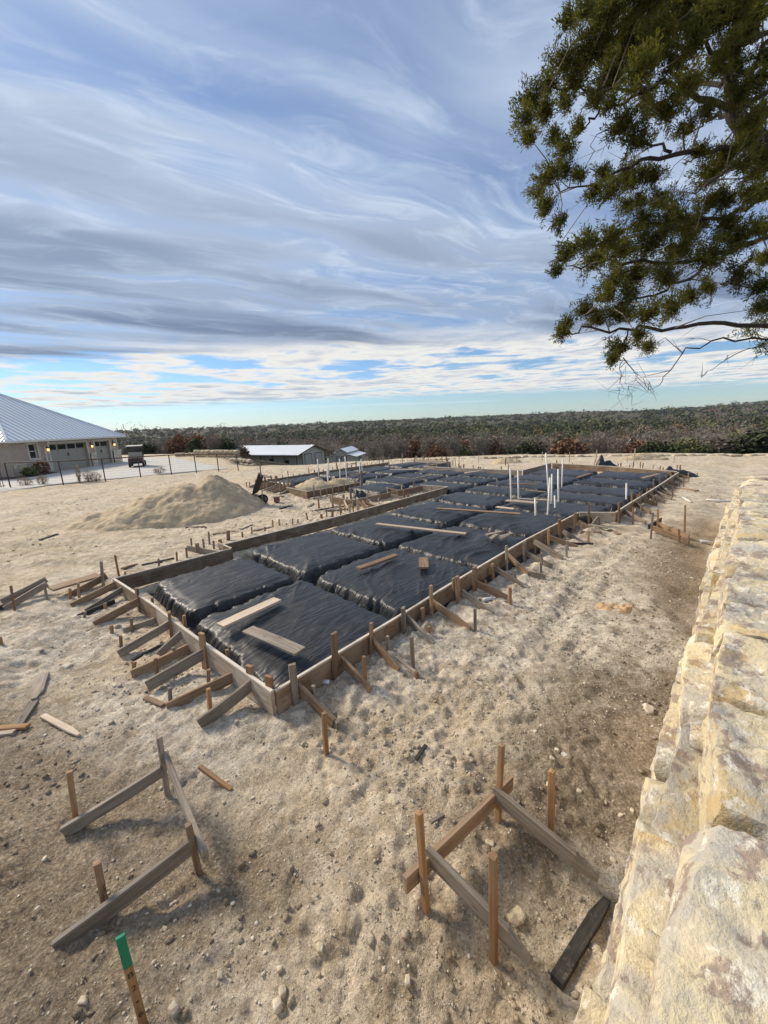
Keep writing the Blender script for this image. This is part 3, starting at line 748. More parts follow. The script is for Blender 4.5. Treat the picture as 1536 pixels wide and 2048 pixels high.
# --- form along the near end of the slab
HF, ZF = 0.30, 0.17      # form board height, mid height (top at 0.32)
f1 = thing('concrete_form', W(-0.1, 2.6), 'short near end form board with many kicker braces and yellowed stakes', 'formwork')
edge = [(0.0,-0.02),(-0.10,1.55),(-0.18,3.2),(-0.34,5.25)]
for (a, b), m in zip(zip(edge[:-1], edge[1:]), (W_FORMP, W_FORMP, W_FORM)):
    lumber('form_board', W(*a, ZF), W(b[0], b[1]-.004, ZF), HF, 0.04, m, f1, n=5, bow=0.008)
for tp, bp, w in [((537.5,1353),(543,1424),S4),((498,1332),(507,1396),S4),((454,1299.5),(461,1349),S2),((427,1302),(427.5,1331),S2),((403,1267),(411,1334),S4),((368,1231.5),(373.5,1285),S2),((338,1223),(344,1277),S4),((304,1195),(306.6,1238),S2),((272.7,1176),(279.7,1224),S4),((202,1122),(208,1180),.12)]:
    stk(f1, tp, bp, w, W_GREY if w > .1 else rnd.choice([W_STAKE, W_BROWN]), VF)
for fp, gp, h, zf, zg, m in [((507,1366),(398,1450),.14,.22,.04,W_GREY),((469.5,1352),(333.6,1418),.14,.12,.04,W_BROWN),((413,1304),(293.8,1373),.15,.20,.06,W_GREY),((375.8,1296),(262,1349),.12,.08,.03,W_BROWN),((370,1262),(317,1310),.11,.22,.02,W_GREY),((343,1246),(237.5,1308),.12,.22,.03,W_GREY),((310,1241),(247,1262),.10,.06,.0,W_GREY),((279,1202),(188.5,1250),.13,.22,.03,W_BROWN),((249,1176),(172,1223),.10,.22,.03,W_GREY),((234,1168),(142.6,1213),.13,.22,.03,W_BROWN),((213,1152),(133,1196),.13,.24,.03,W_BROWN),((230,1204),(155,1235),.10,.05,.03,W_DARK)]:
    brc(f1, fp, gp, h, zf, zg, m)
for tp, bp in [((139.6,1176.6),(140.6,1203)),((156,1166),(159,1202)),((170,1223.5),(169,1239)),((210,1206),(211,1221)),((262.7,1237),(263.7,1262)),((222.7,1250.8),(223.6,1265)),((241,1271),(243,1301)),((346.5,1294.8),(347.7,1317)),((268,1324),(268,1340)),((311,1317),(315,1352)),((339.5,1374.5),(340.6,1408)),((416.8,1339),(417.5,1378)),((416.8,1376.8),(420.3,1422))]:
    stk(f1, tp, bp)

# --- long right-hand form
f2 = thing('concrete_form', W(5, 0), 'long form board facing the stone wall, propped by angled kickers and stakes', 'formwork')
re_ = [(0.03,-0.035),(2.3,0.10),(3.15,0.17),(6.6,0.34),(9.98,0.36)]
for (a, b) in zip(re_[:-1], re_[1:]):
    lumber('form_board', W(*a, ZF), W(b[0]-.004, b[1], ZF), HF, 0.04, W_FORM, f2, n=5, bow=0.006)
for tp, bp, w in [((584,1328.8),(592.5,1414),.075),((668,1266),(672,1362),S4),((742.4,1246),(743,1316),.05),((806.4,1215.4),(809,1276),.075),((844.7,1216),(845.7,1251),.06),((861.6,1171.4),(864,1241),.05),((907,1156),(909,1207),.06),((914,1152),(917.4,1211),.10),((949,1134),(949.6,1188),.12),((984.5,1127),(986,1158),.06),((1012.6,1091),(1013.5,1141),.05),((1049,1083),(1049.5,1124),.11),((1068,1071.6),(1070,1106),.06),((1097,1060),(1097,1098),.06),((1119,1038),(1120,1081),.13),((1150.5,1026),(1150.5,1064),.12),((1177.6,1005),(1178,1050),.12)]:
    stk(f2, tp, bp, w, rnd.choice([W_STAKE, W_BROWN, W_BROWN, W_GREY]))
for fp, gp, h, zf, zg, m in [((586,1362),(668,1448),.12,.24,.05,W_BROWN),((640,1412),(676,1452),.09,.10,.05,W_GREY),((679,1316),(739.7,1382),.11,.22,.03,W_BROWN),((742,1278),(797,1342),.12,.26,.04,W_BROWN),((790.5,1317),(833,1349),.08,.05,.03,W_GREY),((814,1235),(866.6,1291),.11,.22,.02,W_GREY),((862,1204),(939.4,1260),.12,.26,.04,W_BROWN),((874,1232),(945,1268),.08,.05,.0,W_GREY),((924,1184),(987,1228),.10,.22,.02,W_GREY),((946,1164),(1014,1197),.13,.20,.03,W_BROWN),((988.5,1136),(1044,1171),.10,.22,.02,W_GREY),((1014,1110),(1056,1148),.12,.26,.03,W_BROWN),((1057,1146),(1091,1153),.09,.05,.03,W_GREY),((1046,1103),(1104,1134),.12,.22,.03,W_GREY),((1068,1083),(1125,1117),.13,.28,.04,W_GREY),((1096,1074),(1154,1095),.12,.24,.03,W_BROWN),((1126,1063),(1159,1084),.12,.2,.03,W_GREY),((1141,1088.5),(1186,1090),.10,.05,.03,W_DARK),((1156,1043),(1188,1061),.12,.22,.03,W_BROWN),((1159,1066),(1202,1067),.12,.06,.04,W_BROWN),((1196.6,1034),(1182,1053),.08,.26,.04,W_GREY)]:
    brc(f2, fp, gp, h, zf, zg, m)
for tp, bp in [((626,1371),(630,1410)),((648,1426),(652.5,1505)),((669,1422),(670,1446)),((728,1312),(730,1374)),((775,1273),(777,1314)),((822.6,1273),(827,1342)),((833,1343),(833,1354)),((857.5,1252.6),(858,1278)),((950,1217),(950.6,1266)),((960.4,1197),(960.7,1210)),((970,1159.5),(970.5,1172)),((1020,1175),(1020.7,1207)),((1030,1140.6),(1030.5,1164)),((1083,1105.5),(1084.6,1135)),((1082,1125),(1082,1151)),((1090,1081),(1090,1095)),((1135,1081),(1135,1102)),((1133,1090),(1133,1115)),((1163.5,1047),(1163.5,1072)),((1177,1061),(1177,1087)),((1191,1051),(1191,1063)),((1198.7,1035),(1198.7,1051))]:
    stk(f2, tp, bp, S2, W_STAKE if rnd.random() < .6 else W_GREY)

# --- stepped-out form towards the far right corner
f3 = thing('concrete_form', W(15, -0.45), 'stepped-out form run with pale end board and a thicket of kickers', 'formwork')
lumber('form_board', W(10.02,0.34,ZF), W(10.55,-.43,ZF), HF, 0.04, W_FORMP, f3, n=3)
for a, b in (((10.6,-.43),(14.0,-.42)),((14.0,-.42),(17.3,-.4)),((17.3,-.4),(20.6,-.36))):
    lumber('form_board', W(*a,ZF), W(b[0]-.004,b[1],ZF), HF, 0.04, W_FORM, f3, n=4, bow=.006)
for tp, bp, w in [((1238,1005),(1238,1046),.075),((1263.5,983.8),(1262.8,1023),S2),((1280.3,985),(1280,1011),.09),((1275,988),(1275,1013),.07),((1294.4,976.7),(1294.4,996),.09),((1301,977),(1301,992),.09),((1307,958),(1307,982),.11),((1319.5,953),(1319.5,974),.11),((1332,950),(1332,966),.1),((1343,943),(1343,957),.1),((1354,930),(1354,947),.07),((1360.5,930),(1360.5,947),.1)]:
    stk(f3, tp, bp, w, rnd.choice([W_STAKE, W_BROWN, W_BROWN]))
for fp, gp in [((1266,1006),(1301,1026)),((1244,1020),(1291,1046)),((1285,998),(1312,1010)),((1296,990),(1330,1004)),((1304,981),(1343.6,998)),((1312,976),(1335,990)),((1318,972),(1345,990)),((1322,967),(1346,977)),((1332,962),(1356,971)),((1341,953),(1374,965)),((1350,947),(1378,957))]:
    brc(f3, fp, gp, .13, .22, .04)
for tp, bp in [((1266.7,1015),(1266,1048)),((1282,1008),(1282,1030)),((1307,993),(1307,1012)),((1313.6,993),(1313.6,1012)),((1327,989),(1327,1005)),((1345,974),(1345,995)),((1359,962),(1359,974)),((1367,957),(1367,975)),((1377,945),(1376.5,965)),((1395,946),(1395,952))]:
    stk(f3, tp, bp)

# --- long left-hand form
f4 = thing('concrete_form', W(6, 5.6), 'long dark left-hand form board with stake tops standing behind it', 'formwork')
le = [((-0.30,5.23),(1.98,5.24)),((2.02,5.72),(5.3,5.74)),((5.3,5.74),(8.6,5.95)),((8.6,5.95),(11.8,6.2))]
for a, b in le:
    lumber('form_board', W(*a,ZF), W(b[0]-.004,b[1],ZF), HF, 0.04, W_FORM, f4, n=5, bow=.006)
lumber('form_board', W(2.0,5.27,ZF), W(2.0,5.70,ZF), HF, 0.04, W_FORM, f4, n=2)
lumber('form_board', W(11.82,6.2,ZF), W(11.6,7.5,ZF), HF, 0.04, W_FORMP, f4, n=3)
for (tp, bp) in [((230,1110.6),(237.8,1152)),((353,1104),(354,1121)),((372,1095.6),(374,1116)),((317,1117),(318,1131)),((382,1076),(383,1094)),((394,1086),(396,1108)),((406,1078),(409,1105)),((417,1064),(419,1088)),((427,1082),(428,1098)),((440,1079),(442,1098)),((456,1062),(457,1081)),((484,1064),(485,1074)),((503,1054),(504,1068)),((530,1054),(530,1062)),((545,1040),(546,1056)),((558,1039),(559,1052)),((573,1046),(573,1052)),((585,1037),(585.5,1049)),((595.5,1038),(596,1047)),((612,1025),(616,1042)),((642.5,1028),(643,1036)),((653,1019),(653.5,1033)),((664.5,1020),(665,1030)),((682,1016),(683,1026)),((689.5,1015),(690,1024)),((705,1007),(705,1017)),((715,1008),(715,1017)),((741.5,999),(741.5,1010)),((205,1146),(206,1160)),((250,1143),(251,1153))]:
    stk(f4, tp, bp, S2 if rnd.random() < .8 else S4, rnd.choice([W_BROWN, W_STAKE, W_GREY]))

# --- little boxed form where the long left form jogs
f5 = thing('concrete_form', G(415,1095), 'small boxed form beside the jog in the left form board', 'formwork')
lumber('form_board', G(375,1096,.1), G(440,1108,.1), .14, .04, W_GREY, f5)
lumber('form_board', G(437,1090,.14), G(458,1098,.14), .14, .04, W_FORMP, f5)
# --- recessed porch form and left wing
f6 = thing('concrete_form', W(9.5, 7.5), 'cluttered porch form with cross boards between the slab and the left wing', 'formwork')
for a, b in (((7.6,7.55),(9.8,7.5)),((9.8,7.5),(11.6,7.45)),((7.62,7.6),(7.7,8.9)),((9.0,7.55),(9.05,8.5)),((10.3,7.5),(10.35,8.4))):
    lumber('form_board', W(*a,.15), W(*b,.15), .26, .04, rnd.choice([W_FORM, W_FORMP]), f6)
for k in range(30):
    u, v = rnd.uniform(6.6,11.6), rnd.choice([7.35, 7.65, 8.3, 6.9])+rnd.uniform(-.15,.15)
    b = W(u, v); stake(b, b+np.array([rnd.uniform(-.02,.02),0,rnd.uniform(.22,.55)]), rnd.choice([S2,S2,S4]), S2, rnd.choice([W_STAKE,W_PALE,W_BROWN,W_GREY]), f6)
for k in range(9):
    u, v = rnd.uniform(7,11), rnd.choice([7.3,7.9]); lumber('brace', W(u,v,.22), W(u+rnd.uniform(-.3,.3),v-rnd.uniform(.5,.8),.04), .10, .038, rnd.choice([W_PALE,W_BROWN]), f6)
f7 = thing('concrete_form', W(9, 13), 'left wing form with a row of kickers near the wheelbarrow', 'formwork')
for a, b in (((7.7,10.5),(10.8,10.45)),((7.75,10.55),(7.9,12.4)),((8.3,13.0),(8.6,15.6)),((8.62,15.62),(12.0,15.9)),((12.0,15.9),(15.0,16.1)),((15.0,16.1),(18.5,16.0))):
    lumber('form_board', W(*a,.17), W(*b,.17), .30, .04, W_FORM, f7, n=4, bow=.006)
for k in range(9):
    v = 12.3+k*.42; lumber('brace', W(8.3+.03*k,v,.24), W(7.4+.03*k,v+rnd.uniform(-.1,.1),.04), .12, .038, rnd.choice([W_GREY,W_BROWN]), f7)
    b = W(7.5+rnd.uniform(0,.2),v+.06); stake(b, b+np.array([0,0,rnd.uniform(.3,.55)]), S2, S2, rnd.choice([W_STAKE,W_GREY]), f7)
    b = W(8.24+.03*k,v+.1); stake(b, b+np.array([0,0,rnd.uniform(.4,.7)]), S4, S2, rnd.choice([W_BROWN,W_GREY]), f7)
for k in range(26):
    u = 8.8+k*.37; b = W(u, 15.75+.02*k*(1 if k < 15 else .5)+.2); stake(b, b+np.array([rnd.uniform(-.03,.03),0,rnd.uniform(.3,.62)]), rnd.choice([S2,S4]), S2, rnd.choice([W_STAKE,W_BROWN,W_GREY,W_PALE]), f7)
for k in range(9):
    b = W(7.9+k*.33, 10.25); stake(b, b+np.array([0,0,rnd.uniform(.25,.6)]), S2, S2, rnd.choice([W_STAKE,W_GREY,W_PALE]), f7)
b = W(10.85,10.5); stake(b, b+np.array([0,0,.85]), .12, .05, W_GREY, f7)
# --- forms along the far side
f8 = thing('concrete_form', W(20, 6), 'far side form boards stepping round the black plastic, with low stakes', 'formwork')
for a, b, m in (((18.0,5.85),(21.8,5.95),W_GREY),((17.95,5.9),(17.5,8.9),W_FORMP),((17.5,8.9),(17.3,11.9),W_FORMP),((17.4,12.0),(20.3,12.1),W_FORM),((20.4,12.1),(20.6,15.6),W_PALE),((21.9,5.9),(21.6,2.8),W_FORM),((21.6,2.8),(20.65,-.3),W_FORM)):
    lumber('form_board', W(*a,.19), W(*b,.19), .32, .04, m, f8, n=3)
for k in range(48):
    t = rnd.random()
    if k < 16: b = W(17.9-.5*t, 5.9+6*t)+np.array([.15,.15,0])
    elif k < 32: b = W(22.0-.4*t, 6-6.2*t)+np.array([.2,.2,0])
    else: b = W(20.6+.2*t, 12+4*t)+np.array([.3,.3,0])
    stake(b, b+np.array([rnd.uniform(-.03,.03),0,rnd.uniform(.3,.6)]), rnd.choice([S2,S4]), S2, rnd.choice([W_STAKE,W_BROWN,W_PALE]), f8)

# ------------------------------------------------------------------ plastic covered pads
def pad(u0, u1, v0, v1, zt, res, seed, label, group=None, flare=0.11, zb=-0.06, slope=(0,0)):
    rs = np.random.RandomState(seed)
    hu, hv = (u1-u0)/2, (v1-v0)/2; cu, cv = (u0+u1)/2, (v0+v1)/2
    def ax(h):
        n = max(6, int(2*h/res)); a = np.linspace(-1, 1, n); a = np.sign(a)*np.abs(a)**0.9*(h-0.10)
        e = np.linspace(0, 1, max(5, int(0.30/res*1.6)))[1:]
        return np.concatenate([-(h-0.10)-(e[::-1])*(0.10+flare), a, (h-0.10)+e*(0.10+flare)])
    P, Q = np.meshgrid(ax(hu), ax(hv)); sh = P.shape; P = P.ravel(); Q = Q.ravel()
    s1 = seed*1.7
    wob = 0.035*fbm2(P*1.6+s1, Q*1.6, 3, seed)
    rr = 0.22
    dx, dy = np.abs(P)-(hu-rr), np.abs(Q)-(hv-rr)
    e = rr - (np.hypot(np.maximum(dx,0), np.maximum(dy,0)) + np.minimum(np.maximum(dx,dy),0)) + wob      # distance inside the pad edge
    peri = np.arctan2(Q/hv, P/hu)*3.0*(hu+hv)
    fold = np.abs(vn2(peri*1.1+s1, e*0.8, seed+3))*2-0.6 + 0.5*(np.abs(vn2(peri*2.6+s1, e*1.0, seed+4))*2-0.6)
    e2 = e + 0.035*fold*np.exp(-((e-0.02)/0.12)**2)
    k = 0.80*sst(e2, -0.10, 0.10) + 0.20*sst(e2, -0.05, 0.26)
    z = zb + (zt-zb)*k
    th = rs.uniform(0.2,0.9); c, s = math.cos(th), math.sin(th)
    a = c*P+s*Q + 0.30*fbm2(P*0.9+s1, Q*0.9, 2, seed+6); b = -s*P+c*Q + 0.30*fbm2(P*0.9, Q*0.9+s1, 2, seed+7)
    w = 1-np.abs(fbm2(a*0.45+s1, b*2.4, 2, seed+10, .4))*1.5; w2 = 1-np.abs(fbm2(a*0.6+s1+b*.5, b*4.6, 2, seed+12, .4))*1.5
    w3 = fbm2(P*1.0+s1, Q*1.0, 2, seed+14)
    top_ = sst(e, 0.0, 0.20)
    ease = 0.25+1.1*sst(fbm2(P*0.8+s1+4, Q*0.8, 2, seed+40), -0.4, 0.7)
    z = z + top_*(ease*0.030*np.clip(w,0,1)**3 + ease*0.022*np.clip(w2,0,1)**4 + 0.012*w3 - 0.022) + 0.025*sst(e, 0.0, 0.9) - 0.05
    z = z + slope[0]*P + slope[1]*Q
    z = np.maximum(z, zb-0.02+0.02*vn2(P*9, Q*9, seed))
    X = A0[0]+UD[0]*(cu+P)+VD[0]*(cv+Q); Y = A0[1]+UD[1]*(cu+P)+VD[1]*(cv+Q)
    n2, n1 = sh; ii = (np.arange(n2-1)[:,None]*n1+np.arange(n1-1)[None,:]).ravel()
    v = np.column_stack([X,Y,z]); cc = np.array([*W(cu,cv)[:2], 0.0])
    M = Matrix.Translation(Vector(cc)) @ Matrix.Rotation(R(45),4,'Z')
    loc = np.column_stack([P,Q,z])
    o = link('plastic_covered_pad', mesh('plastic_covered_pad', loc, np.column_stack([ii,ii+1,ii+1+n1,ii+n1]), PLASTIC, True), None, M)
    return tag(o, label, 'plastic sheet', group)
pad(0.10,2.18,0.16,2.60,0.25,0.028,1,'black plastic covered pad at the near slab corner carrying two grey boards', slope=(.035,.03))
pad(0.14,2.10,2.76,4.80,0.29,0.030,2,'black plastic covered pad with nothing on it at the near left slab corner')
pad(2.34,4.66,0.22,2.64,0.28,0.033,3,'black plastic covered pad carrying one long board and one short square board')
pad(2.28,4.54,2.78,5.14,0.29,0.035,4,'empty black plastic covered pad beside the jog in the left form')
pad(4.78,7.20,0.34,2.68,0.28,0.040,5,'black plastic covered pad with a small pile of scrap boards')
pad(4.68,7.00,2.82,5.14,0.29,0.042,6,'black plastic covered pad with one end of a long pale plank on it')
pad(7.32,9.78,0.50,2.78,0.29,0.050,7,'black plastic covered pad beside the stepped form with short white pipe')
pad(7.14,9.50,2.92,5.24,0.30,0.050,8,'black plastic covered pad under the left end of the second long plank')
pad(9.62,11.6,3.04,5.5,0.30,0.06,9,'black plastic covered pad by the pale end of the left form')
pad(9.95,11.85,0.02,2.90,0.29,0.06,10,'black plastic covered pad pierced by the cluster of white pipes')
pn = 11; ORD = ('first', 'second', 'third', 'fourth')
def far_pads(us, vs, label, rows=None, cols=None, res=0.07):
    global pn
    for i, (a, b) in enumerate(us):
        for j, (c, d) in enumerate(vs):
            pad(a, b, c, d, 0.30+rnd.uniform(-.02,.03), res, pn, label.format(row=rows[i] if rows else '', col=cols[j] if cols else '')); pn += 1
far_pads([(11.98,13.55),(13.75,15.5),(15.7,17.7),(17.9,20.4)], [(-.12,2.65),(2.9,5.6)], 'black plastic pad, {row} row beyond the pipe cluster, {col}', ORD, ('along the stepped-out form', 'on the inner side'))
far_pads([(11.75,13.5),(13.7,15.4),(15.6,17.2)], [(5.85,8.4),(8.65,11.4)], 'black plastic pad, {row} row beyond the porch form, {col}', ORD, ('beside the far right block', 'next to the left wing'))
far_pads([(9.6,11.5)], [(8.0,10.2)], 'black plastic covered pad in the recessed porch beyond cross boards')
far_pads([(11.9,14.2),(14.5,16.9),(17.4,20.1)], [(11.8,13.5),(13.7,15.5)], 'left wing black plastic pad, {row} row behind the heap, {col}', ORD, ('on the inner side', 'along the outer stake row'))
far_pads([(8.9,11.6)], [(13.7,15.4)], 'low black plastic covered pad at the left wing corner behind kickers')
# bunched-up plastic
def bunch(px, py, d, sx, sy, h, label, seed):
    b = at_depth(px, py, d); x, y = b[0], b[1]
    heap('bunched_plastic', [(x,y,sx*.55,sy*.6,h+.34,.4),(x+sx*.45,y-.05,sx*.9,sy*.5,h*.35+.34,-.3)], (x-1.6*sx,x+1.6*sx,y-1.4*sy,y+1.4*sy), .06, label, 'plastic sheet', PLASTIC, None, seed, .05, .0)
bunch(1202, 936, 21.8, .75, .6, .55, 'bunched-up peak of black plastic at the far slab edge', 61)
bunch(1338, 946, 18.6, .9, .5, .16, 'folded roll of black plastic at the far right slab corner', 62)
bunch(755, 940, 20.5, .5, .45, .16, 'knotted lump of black plastic beside two thin white pipes', 63)
bunch(712, 978, 15.8, .45, .4, .10, 'crumpled black plastic lump inside the porch form', 64)

# ------------------------------------------------------------------ boards lying on the plastic
def lying(px0, px1, z, w, t, m, label, cat='board', group=None, point=0.0, name='loose_board'):
    a, b = G(*px0, z), G(*px1, z)
    d = b-a; nrm = np.array([-d[1], d[0], 0]); nrm /= np.linalg.norm(nrm)
    return lumber(name, a, b, w, t, m, None, face=nrm, label=label, cat=cat, group=group, bow=0.006, point=point)
lying((440,1252),(555,1199),.315,.19,.038,W_PALE,'pale grey board lying lengthwise on the near corner plastic pad')
lying((496,1259),(600,1303),.305,.185,.038,W_GREY,'darker knotty board lying towards the near slab corner on plastic')
lying((716,1137),(792,1110),.335,.14,.038,W_BROWN,'brown board on the plastic pad beside a short square offcut')
lying((847,1116),(848,1136),.335,.185,.038,W_BROWN,'short square offcut board lying on the plastic pad')
lying((753,1048),(932,1068),.35,.14,.04,W_PALE,'long pale plank bridging two plastic pads near the scrap pile')
lying((873,1017),(1041,1028),.355,.13,.04,W_BROWN,'long tan plank bridging two plastic pads near white pipes')
for a, b in (((973,1070),(1002,1064)),((981,1078),(994,1069)),((1000,1074),(1023,1067)),((1001,1078),(1015,1071))):
    lying(a, b, .36, .10, .038, rnd.choice([W_GREY, W_PALE]), 'short scrap board in the small pile on black plastic', group='scrap boards piled on the plastic')
lying((993,1014),(1028,1018),.36,.16,.03,W_PALE,'short pale board on plastic just beyond the tan plank')
lying((1012,1001),(1074,1006),.36,.28,.03,W_PALE,'wide pale board on plastic at the foot of the white pipes')
lying((1035,997),(1100,1001),.36,.10,.03,W_PALE,'narrow pale board on plastic behind the wide pale board')
for k, (a, b) in enumerate([((823,958),(863,950)),((1015,968),(1075,969)),((1285,956),(1318,948)),((1155,955),(1180,947)),((780,939),(846,939)),((875,942),(905,940)),((930,946),(960,942)),((700,950),(735,944)),((1052,981),(1092,984))]):
    lying(a, b, .38, .16, .035, rnd.choice([W_PALE, W_BROWN, W_GREY]), 'weathered board lying on the far plastic covered pads', group='boards on the far plastic')

# ------------------------------------------------------------------ scrap lumber on the soil
def ground_board(p0, p1, w, t, m, label, group=None, point=0.0, flat=True, cat='board'):
    a, b = G(*p0), G(*p1)
    for q in (a, b): q[2] = float(gz(np.array([q[0]]), np.array([q[1]]))[0]) + (t*.5 if flat else w*.45)
    mz = float(gz(np.array([(a[0]+b[0])/2]), np.array([(a[1]+b[1])/2]))[0]) + (t*.4 if flat else w*.4)
    lift = max(0, mz-(a[2]+b[2])/2); a[2] += lift; b[2] += lift
    d = b-a; nrm = np.array([-d[1], d[0], 0]); nrm /= np.linalg.norm(nrm)
    return lumber('loose_board', a, b, w, t, m, None, face=(nrm if flat else (0,0,1)), label=label, cat=cat, group=group, bow=.01, point=point)
ground_board((86,1349),(70,1398),.13,.03,W_GREY,'grey pointed board lying on soil left of the kickers',point=.4)
ground_board((68,1404),(35,1448),.10,.035,W_GREY,'grey board end lying below the pointed board on the soil')
ground_board((55,1451),(-40,1458),.07,.03,W_STAKE,'orange-brown stick lying at the left on bare soil')
ground_board((27,1463),(-40,1468),.06,.03,W_PALE,'pale stick lying beside the orange-brown stick')
ground_board((86,1429),(160,1474),.06,.03,W_PALE,'pale cut stake lying flat on the soil',point=.5)
ground_board((291,1399),(328,1420),.06,.03,W_BROWN,'short brown stake lying at the foot of a kicker brace')
ground_board((262,1317),(322,1291),.05,.02,W_DARK,'thin dark strip of wood lying between kicker braces')
ground_board((832,1518),(852,1494),.035,.02,W_DARK,'small dark splinter of wood lying on open soil')
ground_board((862,1650),(888,1630),.03,.02,W_GREY,'small grey splinter lying behind the right batter boards')
ground_board((1114,1938),(1216,1772),.075,.05,W_DARK,'blackened wet board lying at the foot of the stone wall',point=.6)
ground_board((1345,975),(1394,983),.18,.03,W_BROWN,'brown board lying beyond the kickers near the wall')
ground_board((1175,1057),(1215,1063),.14,.03,W_GREY,'grey offcut lying in front of the pale step board')
ground_board((1218,1062),(1240,1068),.13,.03,W_BROWN,'brown offcut lying in front of the pale step board')
for k, (a, b) in enumerate([((630,1022),(680,1013)),((630,1001),(683,991)),((648,1022),(690,1012)),((684,1013),(730,1008)),((655,1023),(700,1020)),((560,1018),(585,1010)),((536,986),(566,995)),((616,1014),(627,1008)),((565,1011),(585,1012)),((80,1082),(116,1072)),((425,1066),(470,1060)),((480,1058),(503,1049)),((505,1062),(545,1053)),((283,1130),(348,1117)),((245,1140),(272,1128)),((372,1052),(408,1051))]):
    ground_board(a, b, rnd.choice([.07,.10,.14]), .03, rnd.choice([W_PALE,W_BROWN,W_GREY,W_DARK]), 'weathered scrap board lying on bare soil left of the slab', group='scrap boards left of the slab')

# ------------------------------------------------------------------ batter boards
def batter(label, stakes, boards, loc):
    t = thing('batter_board', loc, label, 'batter boards')
    for tp, bp, m in stakes:
        b = gpt(*bp); stake(b, over(b, *tp), .040, .040, m, t, VF)
    for p0, z0, p1, z1, h, m, pt in boards:
        lumber('board', G(*p0, z0), G(*p1, z1), h, .038, m, t, bow=.01, point=pt)
    return t
batter('batter boards of weathered planks on four orange-brown stakes beside the stone wall',
    [((1003,1490),(996,1638),W_STAKE),((1103,1540),(1102,1674),W_STAKE),((838,1626),(851,1806),W_STAKE),((986,1712),(987,1898),W_STAKE)],
    [((811,1768),.20,(1021,1566),.20,.125,W_BROWN,0),((985,1582),.26,(1196,1757),.03,.12,W_GREY,.35),((852,1704),.26,(1062,1922),.03,.12,W_GREY,.45)], G(930,1720))
batter('batter boards of grey planks on brown stakes behind the green-topped stake',
    [((318,1472),(334,1584),W_GREY),((138,1542),(152,1642),W_STAKE),((376,1648),(396,1738),W_BROWN),((194,1726),(211,1816),W_BROWN)],
    [((128,1664),.03,(326,1540),.24,.10,W_GREY,0),((332,1512),.34,(411,1712),.22,.105,W_GREY,0),((114,1896),.03,(390,1686),.22,.12,W_GREY,0)], G(270,1690))
batter('small batter boards with one tall stake between the kickers and the stone wall',
    [((1370.6,1010.7),(1369,1068),W_STAKE),((1306,1024.7),(1301,1081),W_GREY),((1316,1019.5),(1315,1065),W_STAKE),((1358,1058.6),(1358,1083),W_STAKE)],
    [((1308.6,1045),.16,(1377.6,1074),.05,.13,W_BROWN,0),((1303,1055),.14,(1377.6,1084),.05,.13,W_BROWN,0),((1297,1054),.16,(1322,1040),.16,.13,W_DARK,0)], G(1335,1065))
batter('leaning grey batter boards at the outer end of the near form',
    [((88,1167),(95.7,1206),W_GREY),((21.5,1171),(30,1224),W_STAKE),((0,1275),(6,1300),W_STAKE)],
    [((92,1159),.28,(2,1204),.05,.11,W_GREY,0),((94,1168),.26,(10,1218),.05,.12,W_GREY,0),((-30,1228),.04,(26,1207),.10,.10,W_DARK,0)], G(60,1205))
lying((101,1178),(198,1150),.22,.30,.035,W_BROWN,'wide tan board propped beside the far end of the near form')

# survey stake with green top and written figures
b = G(291, 2062); tp = over(b, 240, 1872)
st = thing('survey_stake', b, 'survey stake with green painted top and hand-written figures', 'stake')
d = Vector(tp)-Vector(b); view = Vector((-b[0], -b[1], 0)).normalized(); side = Vector((0,0,1)).cross(view).normalized()
lumber('stake_body', Vector(b)-d*.25, Vector(b)+d*.70, .037, .020, W_STAKE, st, face=side, n=3)
GREENP = simple('green_marking_paint', (0.0,0.20,0.105), (0.01,0.16,0.085), 25.0, 0.6)
lumber('painted_top', Vector(b)+d*.702, Vector(tp), .038, .021, GREENP, st, face=side, n=2)
INK = simple('marker_ink', (0.03,0.015,0.01), None, 4.0, 0.8)
dn = d.normalized(); nrm = side.cross(dn).normalized()
if nrm.dot(view) < 0: nrm = -nrm
def glyph(ch, k, size):
    cu = bpy.data.curves.new('written_figure', 'FONT'); cu.body = ch; cu.size = size; cu.align_x = 'CENTER'; cu.align_y = 'CENTER'; cu.extrude = 0.0002
    o = bpy.data.objects.new('tmp', cu); col.objects.link(o)
    dg = bpy.context.evaluated_depsgraph_get(); me = bpy.data.meshes.new_from_object(o.evaluated_get(dg))
    bpy.data.objects.remove(o); me.materials.append(INK)
    # the figures stand one above the other down the stake
    up_ = dn; xr = up_.cross(nrm)
    pos = Vector(b)+d*k+nrm*.0112
    M = Matrix(((xr.x,up_.x,nrm.x,pos.x),(xr.y,up_.y,nrm.y,pos.y),(xr.z,up_.z,nrm.z,pos.z),(0,0,0,1)))
    link('written_figure', me, st, M)
for ch, k in (('B',.625),('2',.49),('•',.345),('6',.215),('0',.05)): glyph(ch, k, .048)

